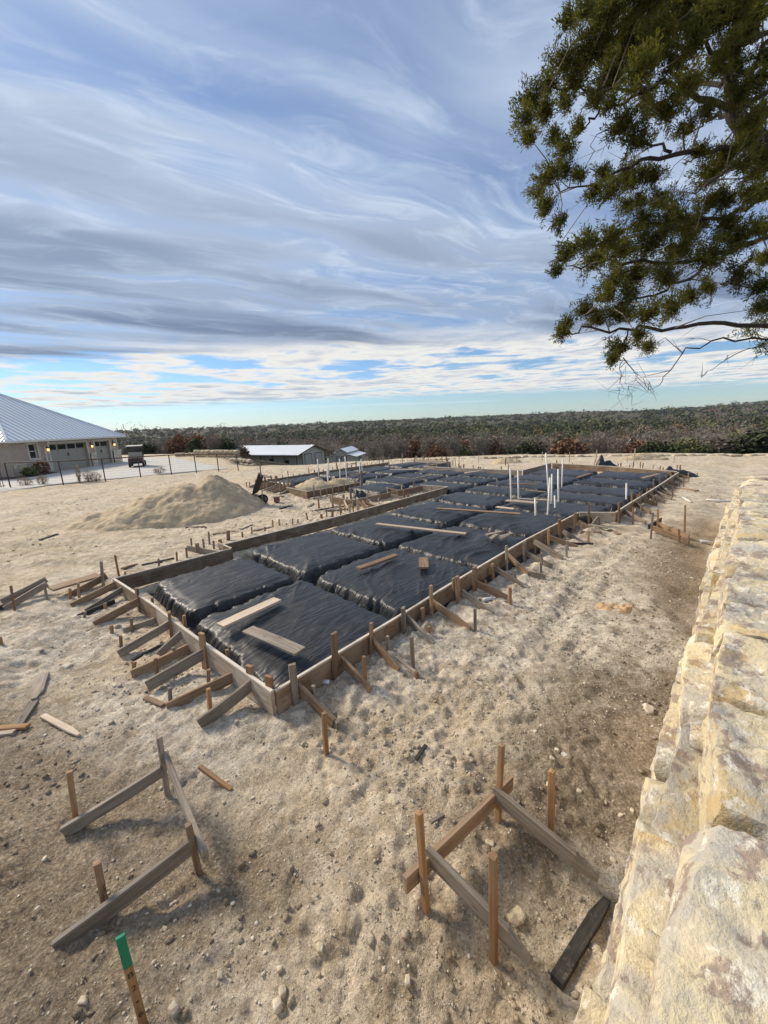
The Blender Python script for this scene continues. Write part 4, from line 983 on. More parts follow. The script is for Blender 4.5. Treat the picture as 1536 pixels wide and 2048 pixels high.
# lone stakes
t_ = thing('leaning_stake', G(455,1575), 'short brown stake lying tilted in the open soil', 'stake')
lumber('shaft', G(398,1532,.10), G(462,1580,-.03), .036, .036, W_STAKE, t_, n=2)
lone = [(1.5,29),(3,28.6),(5.4,27.8),(7.0,28.8),(9.2,27.2),(11.3,27.9),(14.0,25.9),(16.2,25.4),(17.9,24.2),(2.2,27.2),(4.4,26.6),(8.1,26.0),(12.6,26.6),(15.1,24.3),(-1.0,27.6),(-3.0,26.2),(0.4,25.9)]
for x, y in lone:
    h = rnd.uniform(.35,.9); z = float(gz(np.array([float(x)]), np.array([float(y)]))[0])
    M = Matrix.Translation((x,y,z))
    o = stake((x,y,z),(x+rnd.uniform(-.04,.04),y,z+h), rnd.choice([S2,S4]), S2, rnd.choice([W_STAKE,W_PALE]), None, UF, name='grade_stake')
    tag(o, 'wooden grade stake standing alone beyond the far side of the slab', 'stake', 'grade stakes beyond the slab')
# ------------------------------------------------------------------ pipes and litter
def pipe(bp, tp, zb, label, group, r=.026, cap=False):
    b = G(*bp, zb); rr = ray(*tp); n = b[:2]/np.linalg.norm(b[:2]); t = np.array([0,0,EYE])+rr*(np.dot(b[:2],n)/np.dot(rr[:2],n))
    a = Acc(); d = Vector(t)-Vector(b)
    v, f = tube([Vector(b)-d.normalized()*.35, Vector(t)], r, 10, False); a.add(v, f)
    v, f = tube([Vector(t), Vector(t)-d.normalized()*.15], [r*.86, r*.86], 10, False); a.add(v, [q[::-1] for q in f])
    a.f += [(10+k, 10+(k+1)%10, 20+(k+1)%10, 20+k) for k in range(10)]
    return a.top('plumbing_pipe', PVC, label, 'pipe', group, True)
g1 = 'white pipes standing in the middle of the slab'; l1 = 'white plastic pipe standing up through plastic in the middle of the slab'
for bp, tp in [((1022,995),(1020.5,936)),((1037,992),(1036,940)),((1097,985),(1092,906)),((1096,1020),(1100,955)),((1103,1000),(1104,948)),((1117,995),(1116.5,938)),((1124,965),(1125.5,918)),((1116,964),(1116,943))]:
    pipe(bp, tp, .36, l1, g1)
pipe((1071,1022),(1070.5,996),.36,'short white pipe stub in front of the taller pipe cluster',None)
pipe((1110,1007),(1109.5,991),.36,'shortest white pipe stub right of the pipe cluster',None)
pipe((1252.5,1006),(1253,966),.10,'lone white pipe beside the stepped-out right form',None)
g2 = 'thin white pipes in the left wing'; l2 = 'thin white pipe standing in the black plastic of the left wing'
for bp, tp in [((637,946),(635,918)),((655,957),(653,932)),((658,944),(656,916)),((680,952),(679,918)),((693,952),(690,913)),((720,945),(719,923)),((725,945),(722,918)),((656,958),(655,926))]:
    pipe(bp, tp, .36, l2, g2, .025)
def flat_pipe(p0, p1, r, m, label, name='loose_pipe', cat='pipe'):
    a, b = G(*p0), G(*p1)
    for q in (a, b): q[2] = float(gz(np.array([q[0]]), np.array([q[1]]))[0]) + r
    v, f = tube([a, b], r, 10); return top(name, v, f, m, label, cat, None, True)
flat_pipe((1364,996),(1382,1004), .032, PVC, 'short white pipe offcut lying on soil beyond the kickers')
flat_pipe((1412,1000),(1462,1002), .030, PVC, 'longer white pipe lying on soil close to the stone wall')
# drink can
b = G(650,1374); z = float(gz(np.array([b[0]]), np.array([b[1]]))[0])
CAN = simple('white_can_paint', (0.75,0.76,0.80), (0.60,0.62,0.70), 20.0, 0.3, 0, 0.3)
CANB = simple('blue_can_band', (0.08,0.09,0.22), None, 5.0, 0.3, 0, 0.3)
cn = thing('drink_can', (b[0],b[1],z), 'empty white and blue drink can lying by the long right form', 'can')
dirc = Vector((.97,-.18,0)).normalized(); pc = Vector((b[0],b[1],z+.030))
v, f = tube([pc-dirc*.058, pc-dirc*.050, pc-dirc*.03], [.024,.031,.031], 14, True); part('can_base', v, f, CANB, cn, True)
v, f = tube([pc-dirc*.03, pc+dirc*.050, pc+dirc*.060], [.0312,.0312,.026], 14, True); part('can_body', v, f, CAN, cn, True)
PET = simple('clear_pet_plastic', (0.55,0.58,0.60), (0.45,0.48,0.50), 30.0, 0.15, 0.004)
def bottle(px, py, ang, label):
    b = G(px, py); z = float(gz(np.array([b[0]]), np.array([b[1]]))[0])+.032
    d = Vector((math.cos(ang), math.sin(ang), 0)); c = Vector((b[0],b[1],z))
    t = thing('water_bottle', (b[0],b[1],z-.032), label, 'bottle')
    v, f = tube([c-d*.11, c-d*.105, c-d*.02, c, c+d*.05, c+d*.085, c+d*.10], [.02,.032,.032,.029,.032,.014,.013], 12); part('bottle_body', v, f, PET, t, True)
    v, f = tube([c+d*.101, c+d*.118], [.015,.015], 10); part('bottle_cap', v, f, PVC, t, True)
bottle(978,1204,.3,'clear crushed water bottle lying among the right form kickers')
bottle(1412,1083,-.5,'clear water bottle lying in the rut below the stone wall')

# ------------------------------------------------------------------ wheelbarrow tipped on its nose
def wheelbarrow():
    b = G(527,1008); root = thing('wheelbarrow', b, 'black wheelbarrow tipped up on its wheel beside the dirt heap', 'wheelbarrow')
    M = Matrix.Translation(Vector(b)) @ Matrix.Rotation(R(196),4,'Z') @ Matrix.Translation((0,0,.20)) @ Matrix.Rotation(R(72),4,'Y') @ Matrix.Translation((-.62,0,-.20))
    TRAY = simple('black_tray', (0.012,0.012,0.013), (0.022,0.021,0.02), 6.0, 0.4)
    def P(name, v, f, m, par=None, sm=False):
        vv = np.array([tuple(M @ Vector(p)) for p in v]); return part(name, vv, f, m, par or root, sm)
    # wheel
    v = []; n = 20
    prof = [(.13,-.03),(.19,-.045),(.205,-.02),(.205,.02),(.19,.045),(.13,.03)]
    f = []
    for i in range(n):
        t = 2*math.pi*i/n
        for r, y in prof: v.append((.62+r*math.cos(t), y, .20+r*math.sin(t)))
    for i in range(n):
        for j in range(6): f.append((i*6+j, ((i+1)%n)*6+j, ((i+1)%n)*6+(j+1)%6, i*6+(j+1)%6))
    wh = P('wheel', v, f, TYRE, None, True)
    v, f = tube([(.62,-.05,.2),(.62,.05,.2)], .12, 16); P('rim', v, f, BLACKM, wh)
    for s in (-1,1):
        v, f = tube([(.66,s*.07,.20),(.0,s*.19,.40),(-.75,s*.30,.62)], .019, 6); P('handle', v, f, W_BROWN)
        v, f = tube([(-.05,s*.21,.42),(-.22,s*.22,.05),(-.32,s*.22,.05),(-.30,s*.23,.50)], .014, 6); P('leg', v, f, BLACKM)
    v, f = tube([(-.27,-.22,.05),(-.27,.22,.05)], .012, 6); P('leg_brace', v, f, BLACKM)
    # tray: rounded flared pan
    ringn = 24; v = []; f = []
    levels = [((.02,.30,.20,.40)),((.03,.36,.25,.44)),((.08,.46,.32,.60)),((.09,.49,.345,.63))]
    for cx, hx, hy, z in levels:
        for i in range(ringn):
            t = 2*math.pi*i/ringn; c, s = math.cos(t), math.sin(t); k = (abs(c)**4+abs(s)**4)**-.25
            v.append((cx+hx*c*k, hy*s*k, z+(.05*c if z > .5 else .03*c)))
    for l in range(len(levels)-1):
        for i in range(ringn): f.append((l*ringn+i, l*ringn+(i+1)%ringn, (l+1)*ringn+(i+1)%ringn, (l+1)*ringn+i))
    f.append(tuple(range(ringn-1,-1,-1)))
    tr = P('tray', v, f, TRAY, None, True)
    P('label_sticker', [(.0,-.336,.50),(.22,-.336,.515),(.22,-.344,.555),(.0,-.344,.54)], [(0,1,2,3)], PVC, tr)
    return root
wheelbarrow()
b = G(554,1003)
t = thing('wooden_crate_block', b, 'small reddish wooden block on the soil near the wheelbarrow', 'block')
BL = simple('reddish_block', (0.23,0.12,0.08), (0.16,0.08,0.06), 9.0, 0.8); Acc().box((b[0]-.10,b[1]-.1,-.02),(b[0]+.10,b[1]+.1,.20)).part('block_body', BL, t)
Acc().box((b[0]-.115,b[1]-.115,.2),(b[0]+.115,b[1]+.115,.235)).part('block_cap', W_PALE, t)

# ------------------------------------------------------------------ stone ledge along the far edge of the site
LEDGE = simple('dusty_limestone', (0.50,0.42,0.31), (0.38,0.31,0.22), 2.0, 0.95, 0.02)
led = thing('stone_ledge', (10, 31, 0), 'low ledge of pale limestone blocks along the far edge of the site', 'stone ledge')
lx = -3.0; ls = np.random.RandomState(31); i = 0
YE = lambda x: float(np.interp(x, [-6,2,12,22,32,60], [30.5,33,32.2,28.5,24,14]))-0.9
while lx < 27:
    L = ls.uniform(.35,.95); x = lx+L/2; y = YE(x); dy = YE(x+.3)-YE(x-.3)
    p, f = rock((L/2, ls.uniform(.25,.45), ls.uniform(.06,.13)), (5,4,3), 700+i, amp=.2, blocky=9, warp=.25)
    link('stone', mesh('stone', p, f, LEDGE, True), led, Matrix.Translation((x, y+ls.uniform(-.1,.1), float(plateau(np.array([x]),np.array([y]))[0])+.0)) @ Matrix.Rotation(math.atan2(dy,.6),4,'Z'))
    lx += L*.97; i += 1

# ------------------------------------------------------------------ driveway
dv = [(-21.8,21.5),(-20.6,24.9),(-18.6,26.4),(-16.8,27.5),(-15.3,28.9),(-13.9,29.7),(-11.9,30.6),(-13.2,32.5),(-17.5,37.5),(-23.5,45.6),(-26.0,47.5),(-32,48.5),(-32,43.2),(-27.95,43.2),(-27.95,33.4),(-26.6,31.6),(-26.5,29.2),(-29.5,27.5),(-33,22)]
v = [(x,y,.06) for x,y in dv]+[(x,y,-.25) for x,y in dv]; n = len(dv)
f = [tuple(range(n))]+[(i,(i+1)%n,(i+1)%n+n,i+n) for i in range(n)]
f = [q[::-1] for q in f]
me = mesh('driveway', v, f, CONC); me.update()
if me.polygons[0].normal.z < 0: me.flip_normals()
tag(link('driveway', me), kind='structure')

# ------------------------------------------------------------------ house with garage
HX = -27.9
hs = thing('garage_house', (-34,36,0), 'tan stucco house with garage doors and pale standing seam hip roof', 'house')
Zt = 2.72
def facade(acc, y0, y1, z0, z1, holes, x0, x1):
    ys = sorted({y0,y1,*[h[0] for h in holes],*[h[1] for h in holes]}); zs = sorted({z0,z1,*[h[2] for h in holes],*[h[3] for h in holes]})
    for a, b in zip(ys[:-1], ys[1:]):
        run = None
        for c, d in zip(zs[:-1], zs[1:]):
            if any(h[0] <= (a+b)/2 <= h[1] and h[2] <= (c+d)/2 <= h[3] for h in holes): continue
            acc.box((x0,a,c),(x1,b,d))
H1, H2, HW = (33.75,38.05,-.1,2.36), (39.15,41.25,-.1,2.36), (31.75,32.55,1.30,2.46)
a = Acc(); facade(a, 30.1, 42.6, -.2, Zt, [H1,H2,HW], HX-.3, HX); a.box((-40.6,30.1,-.2),(HX-.3,30.4,Zt)); a.box((-40.6,42.3,-.2),(HX-.3,42.6,Zt)); a.box((-40.9,30.1,-.2),(-40.6,42.6,Zt))
wl = a.part('wall', STUCCO, hs)
# left wing of the house
a = Acc(); a.box((-55,27.0,-.2),(-34.5,30.05,Zt)); a.part('wing_wall', STUCCO, hs)
def gdoor(h, npan, rows=3):
    y0,y1,z0,z1 = h; a = Acc(); a.box((HX-.26,y0,z0),(HX-.20,y1,z1)); d = a.part('garage_door', GDOOR, hs)
    pw = (y1-y0)/npan
    for i in range(npan):
        ya, yb = y0+i*pw+.09, y0+(i+1)*pw-.09
        Acc().box((HX-.20,ya,1.86),(HX-.185,yb,2.26)).part('window_pane', GLASS, d)
        for r in range(rows):
            Acc().box((HX-.20,ya,.06+r*.6),(HX-.178,yb,.56+r*.6)).part('panel', GDOOR, d)
    for yy in ((y0+y1)/2-.06, (y0+y1)/2+.06): Acc().box((HX-.178,yy-.02,1.25),(HX-.15,yy+.02,1.5)).part('handle', BLACKM, d)
gdoor(H1, 4); gdoor(H2, 2)
for h in (H1, H2):
    a = Acc(); a.box((HX+.003,h[0]-.16,0),(HX+.06,h[0],h[3]+.16)).box((HX+.003,h[1],0),(HX+.06,h[1]+.16,h[3]+.16)).box((HX+.003,h[0],h[3]),(HX+.06,h[1],h[3]+.16)); a.part('door_trim', TRIM, hs)
w = Acc().box((HX-.2,HW[0],HW[2]),(HX-.15,HW[1],HW[3])).part('window', GLASS, hs)
a = Acc(); y0,y1,z0,z1 = HW
a.box((HX-.15,y0,z0),(HX-.08,y0+.05,z1)).box((HX-.15,y1-.05,z0),(HX-.08,y1,z1)).box((HX-.15,y0+.05,z1-.05),(HX-.08,y1-.05,z1)).box((HX-.15,y0+.05,z0),(HX-.08,y1-.05,z0+.05)).box((HX-.15,y0+.05,(z0+z1)/2-.025),(HX-.08,y1-.05,(z0+z1)/2+.025)); a.part('window_frame', PVC, w)
a = Acc(); a.box((HX+.003,y0-.15,z0-.15),(HX+.07,y0,z1+.15)).box((HX+.003,y1,z0-.15),(HX+.07,y1+.15,z1+.15)).box((HX+.003,y0,z1),(HX+.07,y1,z1+.15)).box((HX+.003,y0,z0-.15),(HX+.09,y1,z0)); a.part('window_trim', TRIM, hs)
# stone wainscot and piers, block by block
hr = np.random.RandomState(12)
def stone_face(y0, y1, z0, z1, x):
    z = z0
    while z < z1-.02:
        hh = min(hr.uniform(.18,.34), z1-z); y = y0
        if z1-z-hh < .1: hh = z1-z
        while y < y1-.01:
            L = min(hr.uniform(.25,.6), y1-y)
            if y1-y-L < .12: L = y1-y
            Acc().box((x-.04,y+.008,z+.008),(x+hr.uniform(.0,.03),y+L-.008,z+hh-.008)).part('stone_veneer', STONE, hs); y += L
        z += hh
stone_face(30.1, 33.5, -.05, .95, HX+.10)
stone_face(38.25, 38.95, -.05, 1.25, HX+.16); stone_face(41.5, 42.7, -.05, 1.25, HX+.16)
for y0,y1,zz,dx in ((30.05,33.52,.95,.16),(38.2,39.0,1.25,.22),(41.45,42.75,1.25,.22)): Acc().box((HX+.003,y0,zz),(HX+dx,y1,zz+.07)).part('stone_cap', TRIM, hs)
# hip roof
ex, ey0, ey1, bx = HX+.55, 29.5, 43.2, -41.5
E_ = [(ex,ey0,Zt+.06),(ex,ey1,Zt+.06),(bx,ey1,Zt+.06),(bx,ey0,Zt+.06)]; ap = ((ex+bx)/2,(ey0+ey1)/2,7.15)
ap0, ap1 = (ap[0],36.2,7.15), (ap[0],36.5,7.15)
v = E_+[ap0,ap1]+[(x,y,z-.14) for x,y,z in E_]
rf = part('roof', v, [(0,1,5,4),(1,2,5),(2,3,4,5),(3,0,4),(6,9,8,7),(0,6,7,1),(1,7,8,2),(2,8,9,3),(3,9,6,0)], ROOF, hs)
def seam(p, q, m=SEAM, r=.045, up_=.01): a = Acc(); a.tube([(p[0],p[1],p[2]+up_),(q[0],q[1],q[2]+up_)], r, 4); return a.part('seam', m, rf)
for k in range(1, 26):
    y = ey0+(ey1-ey0)*k/26
    t = min(1.0, (y-ey0)/(ap0[1]-ey0) if y < ap0[1] else (ey1-y)/(ey1-ap1[1]))
    seam((ex,y,Zt+.06), (ex+(ap[0]-ex)*t, y, Zt+.06+(7.15-Zt-.06)*t))
for k in range(1, 20):
    x = ex+(ap[0]-ex)*k/20; t = k/20
    seam((x,ey0,Zt+.06), (x, ey0+(ap0[1]-ey0)*t, Zt+.06+(7.15-Zt-.06)*t))
for p, q in ((E_[0],ap0),(E_[1],ap1)): seam(p, q, ROOF, .10, .03)
Acc().box((ex,ey0,Zt-.10),(ex+.12,ey1,Zt+.05)).part('gutter', GUTTER, rf)
# roof of the wing further left
v = [(-58,26.4,Zt+.06),(-34,26.4,Zt+.06),(-34,40,Zt+.06),(-58,40,Zt+.06),(-58,33.2,7.3),(-37.0,33.2,7.3)]
r2 = part('wing_roof', v, [(0,1,5,4),(1,2,5),(2,3,4,5),(0,3,2,1)], ROOF, hs)
a = Acc(); a.tube([(ex+.06,33.05,Zt-.1),(ex+.06,33.05,Zt-.25),(HX+.12,33.2,Zt-.55),(HX+.12,33.2,.95),(HX+.22,33.25,.75),(HX+.22,33.25,.05)], .05, 6); a.part('downspout', GUTTER, hs)
for y in (33.45, 38.6, 41.85):
    l = Acc().box((HX+.003,y-.06,1.85),(HX+.06,y+.06,2.3)).part('wall_lamp', BLACKM, hs)
    Acc().tube([(HX+.16,y,1.80),(HX+.16,y,1.86),(HX+.16,y,2.02)], [.05,.09,.08], 8).part('lamp_glass', LAMPG, l)
    Acc().tube([(HX+.16,y,2.02),(HX+.16,y,2.05),(HX+.16,y,2.16)], [.12,.12,.02], 8).part('lamp_hood', BLACKM, l)
# bed by the house
pts = [(-27.9,30.1),(-27.9,33.5),(-26.9,33.0),(-26.4,31.0),(-26.6,29.0),(-29.2,27.3),(-33.5,27.0),(-33.5,30.1)]
v = [(x,y,.10) for x,y in pts]+[(x,y,-.1) for x,y in pts]; n = len(pts)
me = mesh('mulch_bed', v, [tuple(range(n))]+[(i,i+n,(i+1)%n+n,(i+1)%n) for i in range(n)], MULCH)
if me.polygons[0].normal.z < 0: me.flip_normals()
tag(link('mulch_bed', me), kind='structure')

# ------------------------------------------------------------------ plants: leaf clouds
def leaves(n, cen, rad, size, rs, up=0.0, thin=1.0, clumps=0, shell=False):
    """n quads in an ellipsoid shell"""
    if clumps:
        cc = rs.normal(size=(clumps,3)); cc /= np.linalg.norm(cc,axis=1)[:,None]; cc *= rs.uniform(.35,.85,(clumps,1)); cc[:,2] = np.abs(cc[:,2])*1.1-.35
        k = rs.randint(0, clumps, n); d = cc[k] + rs.normal(size=(n,3))*0.23
    else:
        d = rs.normal(size=(n,3)); d /= np.linalg.norm(d,axis=1)[:,None]; d *= rs.uniform(.55,1.0,(n,1)); k = np.zeros(n,int)
    P = np.asarray(cen)+d*np.asarray(rad)
    a = rs.normal(size=(n,3)); a[:,2] += up; a /= np.linalg.norm(a,axis=1)[:,None]
    b = np.cross(a, rs.normal(size=(n,3)))
    if shell:                                              # leaf masses lie along the crown's surface
        b = np.cross(a, d/np.asarray(rad)+rs.normal(size=(n,3))*.22); a = np.cross(b, d/np.asarray(rad)); a /= np.linalg.norm(a,axis=1)[:,None]
    b /= np.linalg.norm(b,axis=1)[:,None]
    s = size*rs.uniform(.6,1.3,(n,1))
    V = np.stack([P-a*s*.5-b*s*.5*thin, P+a*s*.5-b*s*.35*thin, P+a*s*.5+b*s*.5*thin, P-a*s*.5+b*s*.35*thin], 1).reshape(-1,3)
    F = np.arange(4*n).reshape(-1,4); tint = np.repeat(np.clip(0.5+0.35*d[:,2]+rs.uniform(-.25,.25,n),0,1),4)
    return V, F, tint
def leafmesh(name, V, F, tint, m):
    me = mesh(name, V, F, m); fattr(me, 'tint', tint); return me
def shrub(name, x, y, z, rad, n, size, m, stem, label, cat, thin=1.0, up=0.0, seed=0, group=None):
    rs = np.random.RandomState(seed); t = thing(name, (x,y,z), label, cat, group)
    V,F,ti = leaves(n, (0,0,rad[2]*.95), rad, size, rs, up, thin)
    link('foliage', leafmesh('foliage', V,F,ti,m), t, Matrix.Translation((x,y,z)))
    a = Acc()
    for k in range(5): a.tube([(x,y,z-.1),(x+rs.uniform(-.5,.5)*rad[0],y+rs.uniform(-.5,.5)*rad[1],z+rad[2]*1.2)], [.02,.008], 4)
    a.part('stem', stem, t); return t
shrub('garden_shrub', -27.0, 31.6, .1, (.55,.5,.55), 260, .13, RUSTL, BARKP, 'rust-leaved shrub in the mulch bed beneath the house window', 'shrub', seed=1)
shrub('garden_shrub', -26.9, 30.3, .1, (.6,.5,.35), 260, .14, OLIVE, BARKP, 'green spreading shrub in the mulch bed beside the house', 'shrub', seed=2)
for i,(px,py,r,h,lab) in enumerate([(52,972,.42,.32,'dry twiggy bush at the fence foot near the picket gate'),(87,970,.34,.32,'dark dry bush at the fence foot between first two posts'),(160,966,.16,.65,'tall tuft of dry grass standing by the fence'),(178,964,.30,.40,'straggly dry weed beside the tall grass tuft at the fence'),(193,963,.38,.36,'rounded dry bush right of the tall grass tuft'),(320,948,.45,.28,'low dry weed by the fence beyond the golf cart')]):
    b = G(px,py); shrub('dry_bush', b[0], b[1], 0, (r,r,h), 220, .16, DRYG, BARKP, lab, 'bush', thin=.12, up=1.5, seed=30+i)

# ------------------------------------------------------------------ pipe fence
fp = [(-22.63,23.95),(-19.94,24.61),(-18.25,25.99),(-16.49,26.96),(-15.12,28.36),(-13.66,29.08),(-12.06,29.18),(-10.59,29.11)]
fh = [1.55,1.46,1.44,1.42,1.38,1.32,1.26,1.18]
fn = thing('pipe_fence', (-16.5,27,0), 'rusty pipe fence with wire strands along the concrete driveway', 'fence')
for (x,y),h in zip(fp,fh): Acc().tube([(x,y,-.3),(x,y,h-.03)], .035, 8).part('post', RUST, fn)
Acc().tube([(x,y,h) for (x,y),h in zip(fp,fh)], .033, 8).part('top_rail', RUST, fn, True)
for k in range(1,9): Acc().tube([(x+.035,y+.03,h*k/9.5) for (x,y),h in zip(fp,fh)], .0035, 4).part('wire', BLACKM, fn)
fp2 = [(-10.59,29.11,1.18,0),(-10.2,33.5,.2,-1.0),(-9.2,38.5,-.6,-1.8),(-8.0,43,-1.4,-2.5),(-6.8,47,-2.0,-3.1)]
fn2 = thing('pipe_fence', (-9,38,-1), 'rusty pipe fence running downhill towards the metal barns', 'fence')
for x,y,h,zb in fp2[1:]: Acc().tube([(x,y,zb-.6),(x,y,h-.03)], .035, 8).part('post', RUST, fn2)
Acc().tube([(x+.05 if i == 0 else x,y+(.08 if i == 0 else 0),h) for i,(x,y,h,zb) in enumerate(fp2)], .033, 8).part('top_rail', RUST, fn2, True)
gt = thing('picket_gate', (-22.9,22.8,0), 'dark metal picket gate at the end of the pipe fence', 'gate')
gd = np.array([-.35,-1.0]); gd /= np.linalg.norm(gd)
g0 = np.array([-22.72,23.75])
for k in range(11):
    p = g0+gd*(.1+k*.12); Acc().box((p[0]-.012,p[1]-.012,.12),(p[0]+.012,p[1]+.012,1.45)).part('picket', BLACKM, gt)
for z in (.2,1.35): Acc().tube([(*g0,z),(*(g0+gd*1.42),z)], .02, 4).part('rail', BLACKM, gt)
p = g0+gd*1.45; Acc().tube([(*p,-.2),(*p,1.6)], .04, 8).part('post', BLACKM, gt)

# ------------------------------------------------------------------ golf cart
def golf_cart():
    b = (-22.1, 36.0, .06); root = thing('golf_cart', b, 'dark golf cart with cream roof parked on the concrete driveway', 'golf cart')
    M = Matrix.Translation(b) @ Matrix.Rotation(R(116),4,'Z')
    def P(name, a, m, par=None, sm=False): return part(name, np.array([tuple(M @ Vector(p)) for p in a.v]), a.f, m, par or root, sm)
    P('body', Acc().box((-1.15,-.56,.30),(-.25,.56,.78)).box((-.25,-.56,.28),(.75,.56,.36)).add([(.75,-.5,.28),(1.15,-.42,.32),(1.15,.42,.32),(.75,.5,.28),(.62,-.5,.95),(.95,-.4,.78),(.95,.4,.78),(.62,.5,.95)],[(0,3,2,1),(4,5,6,7),(0,1,5,4),(1,2,6,5),(2,3,7,6),(3,0,4,7)]), CARTB)
    P('seat', Acc().box((-.35,-.52,.78),(.12,.52,.90)), CARTS); P('seat_back', Acc().box((-.45,-.52,.88),(-.34,.52,1.28)), CARTS)
    P('rear_seat', Acc().box((-1.12,-.52,.79),(-.70,.52,.90)), CARTS); P('rear_seat_back', Acc().box((-.68,-.52,.88),(-.58,.52,1.25)), CARTS)
    P('cargo_step', Acc().box((-1.5,-.45,.33),(-1.16,.45,.37)), BLACKM)
    P('roof', Acc().box((-.95,-.6,1.80),(.75,.6,1.87)), CARTR)
    for x,x2 in ((-.62,-.75),(.70,.60)):
        for y in (-.52,.52): P('roof_post', Acc().tube([(x,y,.78),(x2,y,1.80)], .02, 6), BLACKM)
    P('windscreen', Acc().add([(.70,-.5,.95),(.70,.5,.95),(.61,.5,1.78),(.61,-.5,1.78)],[(0,1,2,3)]), simple('tinted_windscreen',(0.05,0.055,0.06),None,2.0,0.08))
    P('steering_wheel', Acc().tube([(.35+.02*math.cos(t),-.25+.17*math.sin(t),1.05+.17*math.cos(t)) for t in np.linspace(0,6.28,13)], .015, 5), BLACKM)
    for x in (-.75,.78):
        for y in (-.52,.52):
            w = P('wheel', Acc().tube([(x,y-.09,.23),(x,y-.07,.23),(x,y+.07,.23),(x,y+.09,.23)], [.19,.23,.23,.19], 16), TYRE)
            P('rim', Acc().tube([(x,y-.095,.23),(x,y+.095,.23)], .12, 12), CARTR, w)
    for y in (-.4,.4): P('tail_light', Acc().box((-1.17,y-.06,.62),(-1.152,y+.06,.70)), simple('red_lens',(0.35,0.02,0.02)))
golf_cart()

# ------------------------------------------------------------------ limestone walls behind the driveway
rw = np.random.RandomState(9)
def block_wall(name, p, q, z0, h, label, n1=.9):
    p, q = np.array(p,float), np.array(q,float); t = thing(name, (*((p+q)/2), z0), label, 'wall'); L = np.linalg.norm(q-p); d = (q-p)/L
    nc = max(1, int(round(h/.32)))
    for c in range(nc):
        s = -rw.uniform(0,.3)
        while s < L:
            l = rw.uniform(.5,1.1); m = p+d*(s+l/2)
            pp, f = rock((l/2, .22, h/nc/2), (5,3,3), rw.randint(9999), amp=.2, blocky=6, warp=.08)
            link('stone', mesh('stone', pp, f, LEDGE, True), t, Matrix.Translation((m[0],m[1],z0+(c+.5)*h/nc)) @ frame((d[0],d[1],0)))
            s += l
    return t
block_wall('limestone_wall', (-21.5,46.2), (-15.0,42.0), -.25, 1.1, 'low limestone block wall beyond the far edge of the driveway')
block_wall('limestone_wall', (-15.6,41.0), (-12.6,38.0), -.6, .75, 'lower stepped limestone wall stub beside the driveway tip')
block_wall('limestone_wall', (-25.0,48.8), (-18.5,46.8), -.3, .75, 'distant limestone curb wall behind the golf cart')
block_wall('limestone_wall', (-13.5,62), (-9.5,60.5), -4.2, 1.0, 'short limestone wall below the barn porch')

